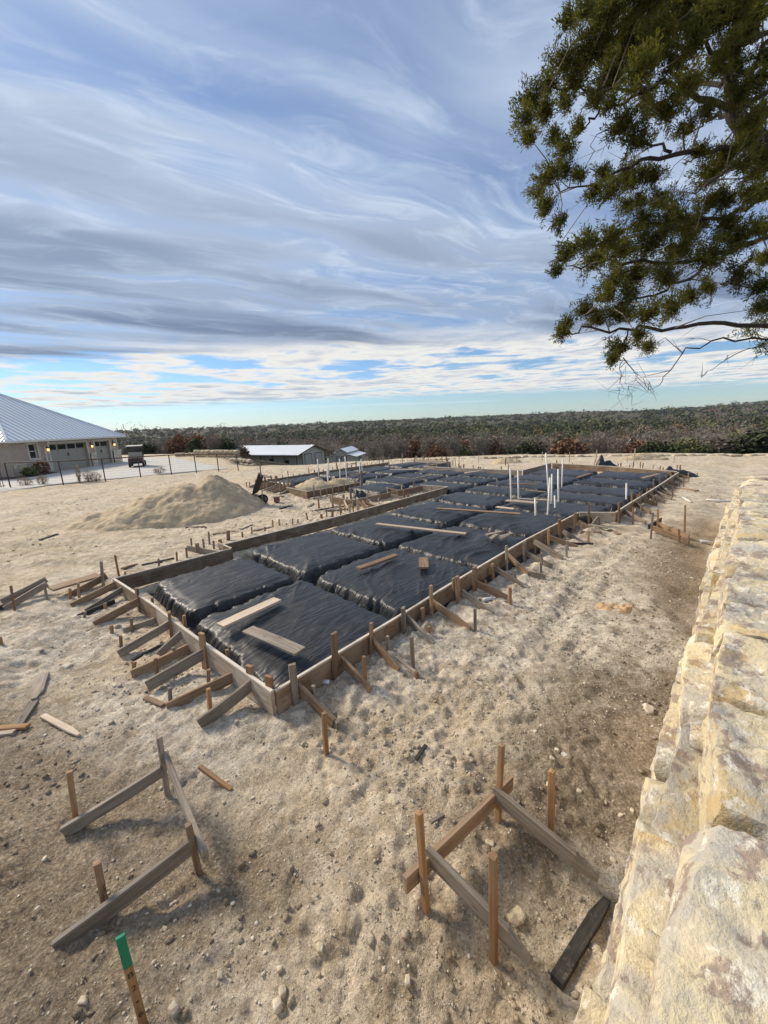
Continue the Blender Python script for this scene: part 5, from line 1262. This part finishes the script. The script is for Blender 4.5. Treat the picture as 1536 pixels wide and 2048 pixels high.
# ------------------------------------------------------------------ barns
def barn1():
    root = thing('metal_barn', (-18,78,-4.8), 'long tan metal barn with white roof, two big doors and open porch', 'barn')
    zb = -5.0; K = np.array([-14.83,74.0]); g = np.array([3.35,6.2]); g /= np.linalg.norm(g); l = np.array([-g[1],g[0]])
    GW, BL_ = 7.0, 22.0
    def pt(a, b, z): p = K+g*a+l*b; return (p[0],p[1],z)
    ze, zr = -1.75, -.55
    # walls (gable ends and sides)
    a = Acc()
    a.add([pt(0,0,zb),pt(GW,0,zb),pt(GW,0,ze),pt(GW/2,0,zr),pt(0,0,ze)],[(0,1,2,3,4)])
    a.add([pt(0,BL_,zb),pt(GW,BL_,zb),pt(GW,BL_,ze),pt(GW/2,BL_,zr),pt(0,BL_,ze)],[(4,3,2,1,0)])
    a.add([pt(0,0,zb),pt(0,BL_,zb),pt(0,BL_,ze),pt(0,0,ze)],[(3,2,1,0)]).add([pt(GW,0,zb),pt(GW,BL_,zb),pt(GW,BL_,ze),pt(GW,0,ze)],[(0,1,2,3)])
    w = a.part('wall', BARNW, root)
    for k in range(55):
        b = k*.4+.1
        if b < BL_: Acc().add([pt(-.01,b,zb),pt(-.04,b+.03,zb),pt(-.01,b+.06,zb),pt(-.01,b,ze),pt(-.04,b+.03,ze),pt(-.01,b+.06,ze)],[(0,1,4,3),(1,2,5,4)]).part('wall_rib', BARNW, w)
    # roof with porch extension to the near side
    ov = 1.5; zp = ze-.26
    a = Acc()
    a.add([pt(GW/2,-.4,zr+.06),pt(GW/2,BL_+.4,zr+.06),pt(-ov,BL_+.4,zp),pt(-ov,-.4+0,zp),pt(GW/2,-.4,zr-.04),pt(GW/2,BL_+.4,zr-.04),pt(-ov,BL_+.4,zp-.1),pt(-ov,-.4,zp-.1)],[(0,1,2,3),(7,6,5,4),(2,6,7,3),(0,3,7,4),(1,5,6,2)])
    a.add([pt(GW/2,-.4,zr+.06),pt(GW/2,BL_+.4,zr+.06),pt(GW+.4,BL_+.4,ze-.08),pt(GW+.4,-.4,ze-.08),pt(GW/2,-.4,zr-.04),pt(GW/2,BL_+.4,zr-.04),pt(GW+.4,BL_+.4,ze-.18),pt(GW+.4,-.4,ze-.18)],[(3,2,1,0),(4,5,6,7),(3,7,6,2),(4,7,3,0)])
    rf = a.part('roof', ROOF, root)
    a = Acc()
    a.add([pt(GW/2,-.43,zr+.08),pt(GW+.4,-.43,ze-.06),pt(GW+.4,-.43,ze-.26),pt(GW/2,-.43,zr-.12),pt(-ov,-.43,zp-.12),pt(-ov,-.43,zp+.02)],[(0,3,2,1),(0,5,4,3)]); a.part('rake_trim', DARKT, rf)
    for k in range(1,28):
        b = -.4+k*.82; Acc().tube([pt(GW/2,b,zr+.08),pt(-ov,b,zp+.02)], .018, 4).part('seam', SEAM, rf)
    for a0, a1, h in ((.75,2.75,2.85),(3.9,5.9,2.85)):
        d = Acc().add([pt(a0,-.05,zb),pt(a1,-.05,zb),pt(a1,-.05,zb+h),pt(a0,-.05,zb+h)],[(0,1,2,3)]).part('barn_door', BARND, root)
        for c0,c1,z0,z1 in ((a0-.12,a0,0,h+.12),(a1,a1+.12,0,h+.12),(a0,a1,h,h+.12)):
            Acc().add([pt(c0,-.08,zb+z0),pt(c1,-.08,zb+z0),pt(c1,-.08,zb+z1),pt(c0,-.08,zb+z1)],[(0,1,2,3)]).part('door_trim', DARKT, d)
        for k in range(1,5): Acc().add([pt(a0,-.06,zb+h*k/5),pt(a1,-.06,zb+h*k/5),pt(a1,-.06,zb+h*k/5+.04),pt(a0,-.06,zb+h*k/5+.04)],[(0,1,2,3)]).part('door_rail', BARND, d)
    for a0 in (0, GW): Acc().tube([pt(a0,-.05,zb),pt(a0,-.05,ze-.2)], .08, 4).part('corner_trim', DARKT, root)
    for k in range(8): Acc().tube([pt(-ov+.15,.2+k*2.95,zb-.3),pt(-ov+.15,.2+k*2.95,zp-.05)], .09, 6).part('porch_post', RUST, root)
    for b0,z0,ww,hh in ((3.2,1.0,.9,.9),(7.0,.1,1.0,2.0),(11,1.0,.9,.9)):
        Acc().add([pt(-.07,b0,zb+z0),pt(-.07,b0+ww,zb+z0),pt(-.07,b0+ww,zb+z0+hh),pt(-.07,b0,zb+z0+hh)],[(3,2,1,0)]).part('side_window', GLASS, root)
    return root
barn1()
def barn2():
    root = thing('metal_barn', (-9,112,-7.5), 'smaller tan barn with raised centre roof and crossed braced door', 'barn')
    zb = -8.2; K = np.array([-14.9,108.0]); g = np.array([6.0,-1.2]); g /= np.linalg.norm(g); l = np.array([-g[1],g[0]])
    def pt(a, b, z): p = K+g*a*1.12+l*b; return (p[0],p[1],zb+(z-zb)*1.12)
    W_, L_ = 7.2, 11.0; z1, z2, z3 = -5.5, -4.75, -3.75
    prof = [(0,zb),(W_,zb),(W_,z1),(5.0,z2-.25),(5.0,z2+.2),(3.6,z3),(2.2,z2+.2),(2.2,z2-.25),(0,z1)]
    n = len(prof)
    v = [pt(a,0,z) for a,z in prof]+[pt(a,L_,z) for a,z in prof]
    part('wall', v, [tuple(range(n)),tuple(range(2*n-1,n-1,-1))]+[(i,i+n,(i+1)%n+n,(i+1)%n) for i in (1,3,6,8)], BARNW, root)
    for (a0,za),(a1,zc),nm in (((5.0,z2-.2),(W_+.35,z1-.1),'side_roof'),((2.2,z2-.2),(-.35,z1-.1),'side_roof'),((3.6,z3+.06),(5.3,z2+.15),'centre_roof'),((3.6,z3+.06),(1.9,z2+.15),'centre_roof')):
        t = .1; part(nm, [pt(a0,-.4,za),pt(a0,L_+.4,za),pt(a1,L_+.4,zc),pt(a1,-.4,zc),pt(a0,-.4,za-t),pt(a0,L_+.4,za-t),pt(a1,L_+.4,zc-t),pt(a1,-.4,zc-t)], [(0,1,2,3),(7,6,5,4),(2,6,7,3),(0,3,7,4),(1,0,4,5)], ROOF, root)
    d = Acc().add([pt(2.4,-.05,zb),pt(4.9,-.05,zb),pt(4.9,-.05,zb+2.7),pt(2.4,-.05,zb+2.7)],[(0,1,2,3)]).part('barn_door', BARNW, root)
    for p,q in (((2.4,0),(2.4,2.7)),((4.9,0),(4.9,2.7)),((3.65,0),(3.65,2.7)),((2.4,2.7),(4.9,2.7)),((2.4,.1),(3.65,2.6)),((3.65,.1),(2.4,2.6)),((3.65,.1),(4.9,2.6)),((4.9,.1),(3.65,2.6))):
        Acc().tube([pt(p[0],-.1,zb+p[1]),pt(q[0],-.1,zb+q[1])], .06, 4).part('cross_brace', DARKT, d)
    Acc().add([pt(W_+.04,4,zb),pt(W_+.04,5.2,zb),pt(W_+.04,5.2,zb+2.1),pt(W_+.04,4,zb+2.1)],[(0,1,2,3)]).part('side_door', DARKT, root)
barn2()
# ------------------------------------------------------------------ trees at the edge of the wood
def tree_proto(kind, seed):
    rs = np.random.RandomState(seed); rr = random.Random(seed)
    H = {'bare':6.4,'rust':5.4,'jun':5.2,'oak':5.6}[kind]*rs.uniform(.9,1.1); Rr = {'bare':2.6,'rust':2.6,'jun':2.0,'oak':3.0}[kind]*rs.uniform(.9,1.15)
    tr = Acc(); tips = []
    nst = {'bare':2,'rust':1,'jun':2,'oak':1}[kind]
    for s in range(nst):
        x, y = rs.uniform(-.2,.2,2); lean = rs.uniform(-.5,.5,2)
        p = [Vector((x,y,-.5)), Vector((x+lean[0]*.3,y+lean[1]*.3,H*.22)), Vector((x+lean[0]*.8,y+lean[1]*.8,H*.45)), Vector((x+lean[0]*1.3,y+lean[1]*1.3,H*.7))]
        tr.tube(p, [.17,.14,.10,.05], 6)
        for k in range(11 if kind == 'bare' else 8):
            q = rs.uniform(.3,1.0); i = min(2, int(q*3)); b = p[i].lerp(p[i+1], q*3-i)
            an = rs.uniform(0,6.28); L = Rr*rs.uniform(.5,.95)
            m = b+Vector((math.cos(an)*L*.5, math.sin(an)*L*.5, L*rs.uniform(.2,.5))); e = b+Vector((math.cos(an+.3)*L, math.sin(an+.3)*L, L*rs.uniform(.5,1.0)))
            tr.tube([b,m,e], [.06,.04,.015], 4); tips.append(e)
            if kind == 'bare':
                for j in range(5):
                    e2 = m.lerp(e, rs.uniform(0,1))+Vector(rs.normal(size=3)*.55)+Vector((0,0,.4)); tr.tube([m.lerp(e, .4*j/5), e2], [.025,.008], 3)
    if kind == 'bare':
        V,F,t = leaves(1500, (0,0,H*.62), (Rr,Rr,H*.40), .62, rs, up=1.0, thin=.045, clumps=22)
        V2,F2,t2 = leaves(330, (0,0,H*.60), (Rr*.95,Rr*.95,H*.38), .22, rs, clumps=22); V = np.vstack([V,V2]); F = np.vstack([F,F2+len(F)*4]); t = np.concatenate([t,t2])
    else:
        V,F,t = leaves(1500 if kind != 'jun' else 1300, (0,0,H*.55), (Rr,Rr,H*.47), .34, rs, clumps=24)
    m = {'bare':BARE,'rust':RUSTL,'jun':JUN,'oak':OLIVE}[kind]
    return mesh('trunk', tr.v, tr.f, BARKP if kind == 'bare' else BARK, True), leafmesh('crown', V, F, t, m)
protos = {k: [tree_proto(k, 40+i*7+len(k)) for i in range(2)] for k in ('bare','rust','jun','oak')}
LAB = {'bare':('bare grey winter tree with pale trunk at the near edge of the wood','bare trees at the edge of the wood'),
       'rust':('rust-leaved oak at the near edge of the wood','rust-leaved oaks at the edge of the wood'),
       'jun':('dark green juniper at the near edge of the wood','junipers at the edge of the wood'),
       'oak':('rounded green live oak at the near edge of the wood','live oaks at the edge of the wood')}
tr_ = random.Random(3)
def edge_tree(kind, px, d, topy, sc=None, label=None):
    """tree whose crown top is seen at height topy, d metres ahead"""
    p = at_depth(px, topy, d); z = float(plateau(np.array([p[0]]), np.array([p[1]]))[0])-.2
    tm_, cm_ = tr_.choice(protos[kind]); Hp = max(v.co.z for v in cm_.vertices)
    s = max(.45, min(1.9, (p[2]-z)/Hp)); sx = s*tr_.uniform(.9,1.15) if sc is None else sc
    t = bpy.data.objects.new({'bare':'bare_tree','rust':'rust_oak','jun':'juniper_tree','oak':'live_oak'}[kind], None); col.objects.link(t)
    t.matrix_basis = Matrix.Translation((p[0],p[1],z)) @ Matrix.Rotation(tr_.uniform(0,6.28),4,'Z') @ Matrix.Diagonal((sx,sx,s,1))
    l, g = LAB[kind]; tag(t, label or l, 'tree', None if label else g)
    for nm, me in (('trunk',tm_),('crown',cm_)):
        o = bpy.data.objects.new(nm, me); col.objects.link(o); o.parent = t
edge_tree('rust', 1139, 78, 868, 1.55, 'broad rust-red oak crown standing among bare grey trees behind the ledge')
edge_tree('jun', 1056, 80, 874, 1.5, 'dark green juniper beside the broad rust-red oak')
edge_tree('jun', 1520, 60, 851, 1.9, 'large bright green juniper above the far end of the stone wall')
edge_tree('oak', 1475, 66, 858, 1.4)
edge_tree('bare', 1335, 66, 874, 1.2, 'pale forked bare tree with white trunk behind the ledge')
edge_tree('bare', 1352, 67, 876, 1.1); edge_tree('bare', 1435, 64, 858, 1.7); edge_tree('rust', 1272, 74, 876, 1.3); edge_tree('rust', 1300, 76, 886, .9)
for px, ty, k in [(770,872,'bare'),(800,868,'bare'),(830,870,'rust'),(858,866,'bare'),(885,865,'bare'),(905,868,'bare'),(930,870,'rust'),(955,864,'bare'),(980,862,'bare'),(1000,870,'rust'),(1025,862,'bare'),(1085,866,'bare'),(1165,868,'bare'),(1190,866,'bare'),(1215,868,'bare'),(1240,866,'bare'),(1310,872,'jun'),(1380,872,'oak'),(1400,868,'bare'),(1455,872,'bare'),(1490,862,'jun'),(1500,876,'bare'),(1255,884,'bare'),(1180,882,'oak'),(790,888,'bare'),(925,884,'oak'),(1340,884,'jun'),(1415,884,'oak'),(875,884,'rust'),(1060,886,'bare'),(1545,868,'jun'),(1580,858,'oak')]:
    edge_tree(k, px, tr_.uniform(74,96) if px < 1300 else tr_.uniform(60,72), ty)
# trees around the barns and behind the driveway
for px, ty, k, d in [(355,862,'rust',64),(375,858,'bare',66),(395,862,'rust',60),(385,876,'jun',52),(412,858,'bare',70),(430,866,'rust',66),(450,872,'jun',58),(470,878,'bare',64),(335,872,'bare',70),(315,878,'bare',75),(345,882,'rust',62),(290,880,'jun',72),(265,882,'jun',70),(250,884,'bare',76),(500,880,'bare',98),(530,878,'bare',100),(560,876,'jun',104),(590,878,'bare',102),(620,878,'bare',106),(655,880,'bare',118),(690,884,'bare',128),(720,880,'bare',126),(748,878,'bare',110),(425,884,'bare',56),(485,892,'rust',72),(710,888,'rust',132)]:
    edge_tree(k, px, d, ty)

# ------------------------------------------------------------------ the wood beyond
def woodland():
    rs = np.random.RandomState(8)
    V = {k: [] for k in 'jobr'}; T = {k: [] for k in 'jobr'}
    def zone(n, r0, r1, nq, size, Rr, Hh):
        n = int(n*1.3); az = rs.uniform(-1.2, 1.45, n); r = np.sqrt(rs.uniform(r0*r0, r1*r1, n)); x, y = r*np.sin(az), r*np.cos(az)
        z = plateau(x, y)
        clear = vn2(x*.010, y*.010, 44) + .5*vn2(x*.03, y*.03, 45)
        keep = clear < (1.0 if r0 < 300 else .92)
        dpl = y - np.interp(x, [-80,-34,-24,-18,-13.5,-11,-6,2,12,22,32,60], [58,56,52,44,34,31,30.5,33,32.2,28.5,24,14])
        keep &= dpl > 42
        keep &= ~((x > -42) & (x < 8) & (y < 135) & (x > -0.42*y))
        kn = .7*vn2(x*.016+7, y*.016, 46) + .6*vn2(x*.004+2, y*.004, 48) + .5*rs.uniform(-1,1,n) + .06 - .65*sst(r, 130, 480)
        for i in np.where(keep)[0]:
            k = 'b' if kn[i] > .10 else ('r' if kn[i] > .02 else ('o' if rs.rand() < .33 else 'j'))
            s = rs.uniform(.65,1.25)*(1.8 if rs.rand() < .08 else 1.0); R_ = Rr*s; h = Hh*s*(1.1 if k == 'b' else .9)
            if k == 'b': v, f, t = leaves(int(nq*1.2), (x[i],y[i],z[i]+h*.6), (R_,R_,h*.42), size*1.1, rs, up=1, thin=.30)
            else: v, f, t = leaves(nq, (x[i],y[i],z[i]+h*.5), (R_,R_,h*.5), size, rs, shell=True)
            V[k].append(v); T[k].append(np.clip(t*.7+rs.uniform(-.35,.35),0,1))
    zone(1900, 100, 300, 70, .66, 2.5, 5.2)
    zone(2500, 280, 750, 42, 1.55, 4.2, 6.2)
    zone(3600, 700, 2700, 20, 4.2, 9.0, 8.5)
    for k, m, lab in (('j',JUN,'dense dark juniper woodland filling the valley beyond the site'),('o',OLIVE,'olive green live oaks mixed through the far woodland'),('b',BARE,'bare grey brown trees mixed through the far woodland'),('r',RUSTL,'rust-leaved oaks dotted through the far woodland')):
        v = np.vstack(V[k]); t = np.concatenate(T[k])
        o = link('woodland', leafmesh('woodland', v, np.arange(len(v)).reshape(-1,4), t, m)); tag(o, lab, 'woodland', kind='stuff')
woodland()

# ------------------------------------------------------------------ things on the far ridge
def far_z(p): return float(plateau(np.array([p[0]]), np.array([p[1]]))[0])
WHITEW = simple('white_farm_wall', (0.75,0.74,0.70), (0.68,0.67,0.64), 1.0, 0.7)
for px, py, d, w, lab in ((1190,843,900,16,'white farm building among trees on the far hillside'),(1405,826,1500,12,'pale roofed house on the far right ridge'),(478,862,1300,16,'pale house roof on the far left ridge'),(1440,820,1700,10,'tiny pale house near the top of the right ridge')):
    p = at_depth(px, py, d); z = p[2]-5; t = thing('far_house', (p[0],p[1],z), lab, 'house')
    Acc().box((p[0]-w,p[1],z-12),(p[0]+w,p[1]+12,z+5)).part('wall', WHITEW, t)
    part('roof', [(p[0]-w-1,p[1]-1,z+5),(p[0]+w+1,p[1]-1,z+5),(p[0]+w+1,p[1]+13,z+5),(p[0]-w-1,p[1]+13,z+5),(p[0]-w*.7,p[1]+6,z+8.5),(p[0]+w*.7,p[1]+6,z+8.5)], [(0,1,5,4),(1,2,5),(2,3,4,5),(3,0,4),(3,2,1,0)], ROOF, t)
for px, yt, d in ((498,857,1500),(585,855,1400),(674,850,1500),(758,846,1600),(843,848,1500),(1162,832,900),(1266,823,1500),(1382,815,1500),(1532,808,1300)):
    p = at_depth(px, yt, d); z = far_z(p); t = thing('power_pole', (p[0],p[1],z), 'tall power pole standing on the distant ridge line', 'pole', 'power poles on the ridge')
    Acc().tube([(p[0],p[1],z-2),(p[0],p[1],p[2])], [.75,.45], 6).part('mast', RUST, t)
    for k in (.90,.80): Acc().tube([(p[0]-3.2,p[1],z+(p[2]-z)*k),(p[0]+3.2,p[1],z+(p[2]-z)*k)], .3, 4).part('cross_arm', RUST, t)

# ------------------------------------------------------------------ cedar on the terrace
def cedar():
    rs = np.random.RandomState(15)
    B = np.array([7.75, 7.1, 1.15])
    root = thing('cedar_tree', B, 'big olive green cedar leaning over the stone wall from the terrace', 'tree')
    def zp(x, y, d): return at_depth(1000+x*.4003, y*.4003, d)        # a bearing taken on the crown, d metres ahead
    trunk = [B+np.array([0,0,-.4]), B+np.array([.02,-.02,1.2]), B+np.array([-.15,-.05,2.6]), zp(1500,900,7.1), zp(1339,760,7.1), zp(1230,650,7.1), zp(1170,570,7.1), zp(1150,400,7.1), zp(1180,230,7.15), zp(1195,20,7.2), zp(1200,-260,7.2), zp(1160,-560,7.2)]
    v, f = tube(trunk, [.24,.21,.19,.17,.15,.13,.11,.08,.065,.05,.04,.02], 10); part('trunk', v, f, BARK, root, True)
    limbs = [([(1235,520,7.1),(1220,440,6.9),(1280,300,6.8),(1345,190,6.7),(1420,60,6.6),(1480,-150,6.6)], .075),
             ([(1160,480,7.1),(1130,370,7.0),(1060,250,6.9),(1010,100,6.8),(960,-90,6.7)], .065),
             ([(1150,540,7.1),(1000,490,6.9),(900,420,6.7),(830,250,6.5),(800,100,6.4)], .07),
             ([(930,440,6.75),(760,430,6.5),(590,440,6.3),(420,440,6.15),(250,430,6.0)], .045),
             ([(760,430,6.5),(600,520,6.6),(510,550,6.6),(450,540,6.6),(430,460,6.55)], .03),
             ([(510,550,6.6),(430,610,6.5),(370,690,6.5),(320,760,6.4)], .022),
             ([(1235,735,7.1),(1050,750,6.8),(860,770,6.5),(650,820,6.4),(470,930,6.3),(300,960,6.2)], .06),
             ([(860,770,6.5),(720,720,6.7),(560,620,6.9),(450,730,6.9)], .03),
             ([(1260,690,7.1),(1150,850,6.5),(1050,900,6.0),(960,960,5.7)], .045),
             ([(1339,960,7.1),(1150,1080,7.0),(950,1100,6.7),(700,1120,6.5),(560,1170,6.4)], .05),
             ([(1450,1150,7.2),(1200,1240,7.0),(1000,1290,6.7),(700,1310,6.4),(480,1320,6.2),(330,1330,6.1)], .06),
             ([(1500,1600,7.3),(1339,1630,7.2),(1050,1615,6.9),(800,1640,6.6),(600,1640,6.5),(400,1650,6.4),(320,1670,6.3)], .06),
             ([(1050,1300,6.75),(900,1420,6.5),(720,1480,6.3),(560,1560,6.2),(430,1570,6.1)], .035),
             ([(1400,1700,7.2),(1100,1690,7.0),(950,1740,6.9),(830,1880,6.8),(740,1950,6.75)], .025),
             ([(1500,1660,7.3),(1339,1700,7.4),(1130,1800,7.3),(1010,1880,7.2)], .02),
             ([(640,1650,6.5),(610,1760,6.5),(600,1850,6.5),(615,1960,6.5)], .016),
             ([(600,1800,6.5),(660,1850,6.5),(700,1900,6.5),(745,1960,6.5)], .012)]
    LP = []
    back = []
    for k in range(9):                                     # limbs on the far sides of the crown
        an = -1.1+k*.34; i = 4+k % 5; b0 = np.array(trunk[i]); L = 2.6-.12*k
        back.append(([b0, b0+np.array([math.cos(an)*L*.45, math.sin(an)*L*.45, .45]), b0+np.array([math.cos(an)*L, math.sin(an)*L, .75])], .06))
    for pts, r in limbs+back:
        P = [zp(*p) for p in pts] if isinstance(pts[0], tuple) else pts
        # smooth wandering limb
        Q = []
        for a, b in zip(P[:-1], P[1:]):
            for t in np.linspace(0, 1, 5)[:-1]: Q.append(a+(b-a)*t+rs.normal(size=3)*.025)
        Q.append(P[-1]); n = len(Q)
        r *= .72
        v, f = tube(Q, [r*(1-.85*i/(n-1)) for i in range(n)], 6); part('limb', v, f, BARK, root, True)
        LP += [(q, r*(1-.8*i/(n-1))) for i, q in enumerate(Q)]
    LP += [(t, .05) for t in trunk[4:]]
    lp = np.array([q for q, _ in LP])
    C = [(560,60,90),(350,110,50),(430,60,50),(700,120,130),(900,100,130),(1080,80,110),(1280,60,80),(330,300,70),(450,260,90),(600,300,110),(780,260,90),(250,420,60),(380,400,60),(160,500,60),(120,600,55),(150,690,36),(230,560,66),(330,520,50),(270,690,42),(330,740,52),(560,400,80),(700,380,90),(620,630,80),(700,700,75),(830,560,85),(950,420,70),(250,880,62),(330,840,48),(200,960,50),(230,1040,58),(300,1110,44),(400,880,46),(480,960,46),(560,960,62),(650,900,80),(760,880,62),(640,1040,52),(800,1000,62),(1080,860,90),(1150,780,60),(1130,1000,60),(1280,850,80),(860,1080,95),(720,1100,66),(960,1130,95),(560,1180,66),(440,1220,66),(340,1270,56),(290,1350,36),(480,1290,76),(620,1240,86),(760,1220,95),(900,1260,86),(560,1400,76),(680,1380,86),(830,1400,76),(540,1480,56),(640,1470,66),(430,1550,56),(340,1620,46),(310,1670,36),(500,1590,66),(620,1570,76),(750,1570,70),(870,1540,70),(950,1480,56),(1050,1280,95),(1180,1200,86),(1300,1150,66),(1050,1440,52),(1200,1380,66),(1310,1440,60),(1310,1540,52),(600,1740,62),(560,1800,40),(740,1740,44),(690,1680,44),(1250,980,56),(1040,560,50),(950,640,56),(1270,600,60),(640,180,90),(520,170,70),(820,180,80),(980,230,70),(870,330,60),(1180,60,80),(480,20,60),(760,-40,120),(560,-90,110),(950,-80,130),(1150,-90,120),(1320,-60,100),(740,500,60),(480,500,45),(420,330,60),(560,520,40),(400,640,40),(1060,1010,60),(700,1010,40),(1000,760,50),(520,860,40),(1150,1120,70),(1330,300,60),(1330,700,60),(1330,960,60),(1330,1290,60),(1200,480,70),(1180,350,60),(1260,700,60),(1150,250,70),(1300,420,60),(1320,560,60),(1230,160,70),(1100,330,60),(1220,820,50)]
    # the rest of the crown, outside the picture to the right and above
    for k in range(24):                                    # round the leader
        q = np.array(trunk[9 + k % 3]); C.append(('w', q+rs.normal(size=3)*np.array([.55,.55,.3]), rs.uniform(.3,.45)))
    for k in range(95):
        an = rs.uniform(0, 6.28); rr = rs.uniform(.3, 1)**.5*3.6; hh = rs.uniform(3.2, 8.9); sh = 1.0-max(0, (hh-6.0)/4.0)
        C.append(('w', B+np.array([abs(math.cos(an))*rr*sh*.9+.9, math.sin(an)*rr*sh+.6, hh]), rs.uniform(.3,.5)))
    LV = []; LT = []; TW = Acc(); nl = 0
    for c in C:
        if c[0] == 'w': cen, rad, outs = c[1], c[2], False
        else:
            d = 6.55 + rs.uniform(-1.0, .9) - .0006*(1339-c[0])*0.5
            cen = zp(c[0], c[1], d); rad = c[2]*.4003/FPX*d*1.42; outs = True
        i = np.argmin(np.linalg.norm(lp-cen, axis=1)); src, sr = LP[i]
        # twig from limb to clump
        mid = (src+cen)/2+rs.normal(size=3)*.08+np.array([0,0,.05])
        TW.tube([src, mid, cen], [min(sr*.4,.012)+.003,.006,.003], 4, False)
        ntw = int((27 if outs else 10)*max(.6, rad/.28))
        axis_ = cen-B; axis_[2] = 0; axis_ /= (np.linalg.norm(axis_)+1e-6)
        ct = rs.uniform(.0, .9)
        for k in range(ntw):
            dr = rs.normal(size=3); dr /= np.linalg.norm(dr); dr = dr + axis_*.45 + np.array([0,0,.30]); dr /= np.linalg.norm(dr)
            off = rs.normal(size=3); off *= rad*.42/np.linalg.norm(off)*rs.uniform(.1,1.0)
            L = rad*rs.uniform(.45,.80)
            p0 = cen+off-dr*L*.3; p1 = cen+off+dr*L
            if k % 3 == 0: TW.tube([cen+off*.2-dr*.04, p0, p0+(p1-p0)*.7], [.006,.004,.002], 3, False)
            m = int((68 if outs else 12)*max(.7, L/.2))
            q = p0+(p1-p0)*rs.uniform(0,1,(m,1))+rs.normal(size=(m,3))*.020
            ld = dr*.9+rs.normal(size=(m,3))*.62+np.array([0,0,.12]); ld /= np.linalg.norm(ld,axis=1)[:,None]
            sd = np.cross(ld, rs.normal(size=(m,3))); sd /= np.linalg.norm(sd,axis=1)[:,None]
            l = rs.uniform(.03,.070,(m,1))*(1 if outs else 1.7); w = rs.uniform(.006,.012,(m,1))*(1 if outs else 1.9)
            LV.append(np.stack([q-sd*w*.5, q+ld*l*.55+sd*w*.0-sd*w*.65, q+ld*l, q+ld*l*.55+sd*w*.65], 1).reshape(-1,3)); LT.append(np.repeat(np.clip(ct+rs.uniform(-.2,.2,m),0,1),4))
    # fine bare twigs hanging below and inside the crown
    for k in range(80):
        i = rs.randint(len(LP)-12); s0, r0 = LP[i]
        d = rs.normal(size=3)*.5+np.array([-.7,-.1,-.10]); L = rs.uniform(.2,.6); d /= np.linalg.norm(d)
        a = s0+d*L*.5+rs.normal(size=3)*.04; b = s0+d*L+np.array([0,0,rs.uniform(-.12,.06)])
        TW.tube([s0,a,b], [.008,.005,.002], 3, False)
        for j in range(3):
            e = a+(b-a)*rs.rand(); TW.tube([e, e+rs.normal(size=3)*.12+d*.12], [.004,.0015], 3, False)
    for (x,y,d) in [(610,1880,6.5),(680,1900,6.5),(640,1930,6.5),(730,1930,6.5),(600,1950,6.5),(660,1980,6.5)]:
        q = zp(x,y,d)
        for j in range(3): TW.tube([q, q+rs.normal(size=3)*.10+np.array([0,0,-.05]), q+rs.normal(size=3)*.2+np.array([0,0,-.10])], [.005,.003,.0015], 3, False)
    TW.part('twig', BARKP, root)
    v = np.vstack(LV); t = np.concatenate(LT); c = v.mean(0)
    link('crown', leafmesh('crown', v-c, np.arange(len(v)).reshape(-1,4), t, CEDAR), root, Matrix.Translation(Vector(c)))
cedar()

# ------------------------------------------------------------------ thin air over the valley
hz, hn = new_mat('thin_air')
vol = nd(hn, 'ShaderNodeVolumePrincipled', {'Color': (0.80,0.86,0.95,1), 'Density': 0.00008, 'Anisotropy': 0.2})
hn.links.new(vol.outputs[0], nd(hn, 'ShaderNodeOutputMaterial').inputs['Volume'])
a = Acc().box((-3600,-200,-45), (3600,3400,70))
tag(link('haze', mesh('haze', a.v, a.f, hz)), 'thin pale haze in the air over the valley', 'haze', kind='stuff')
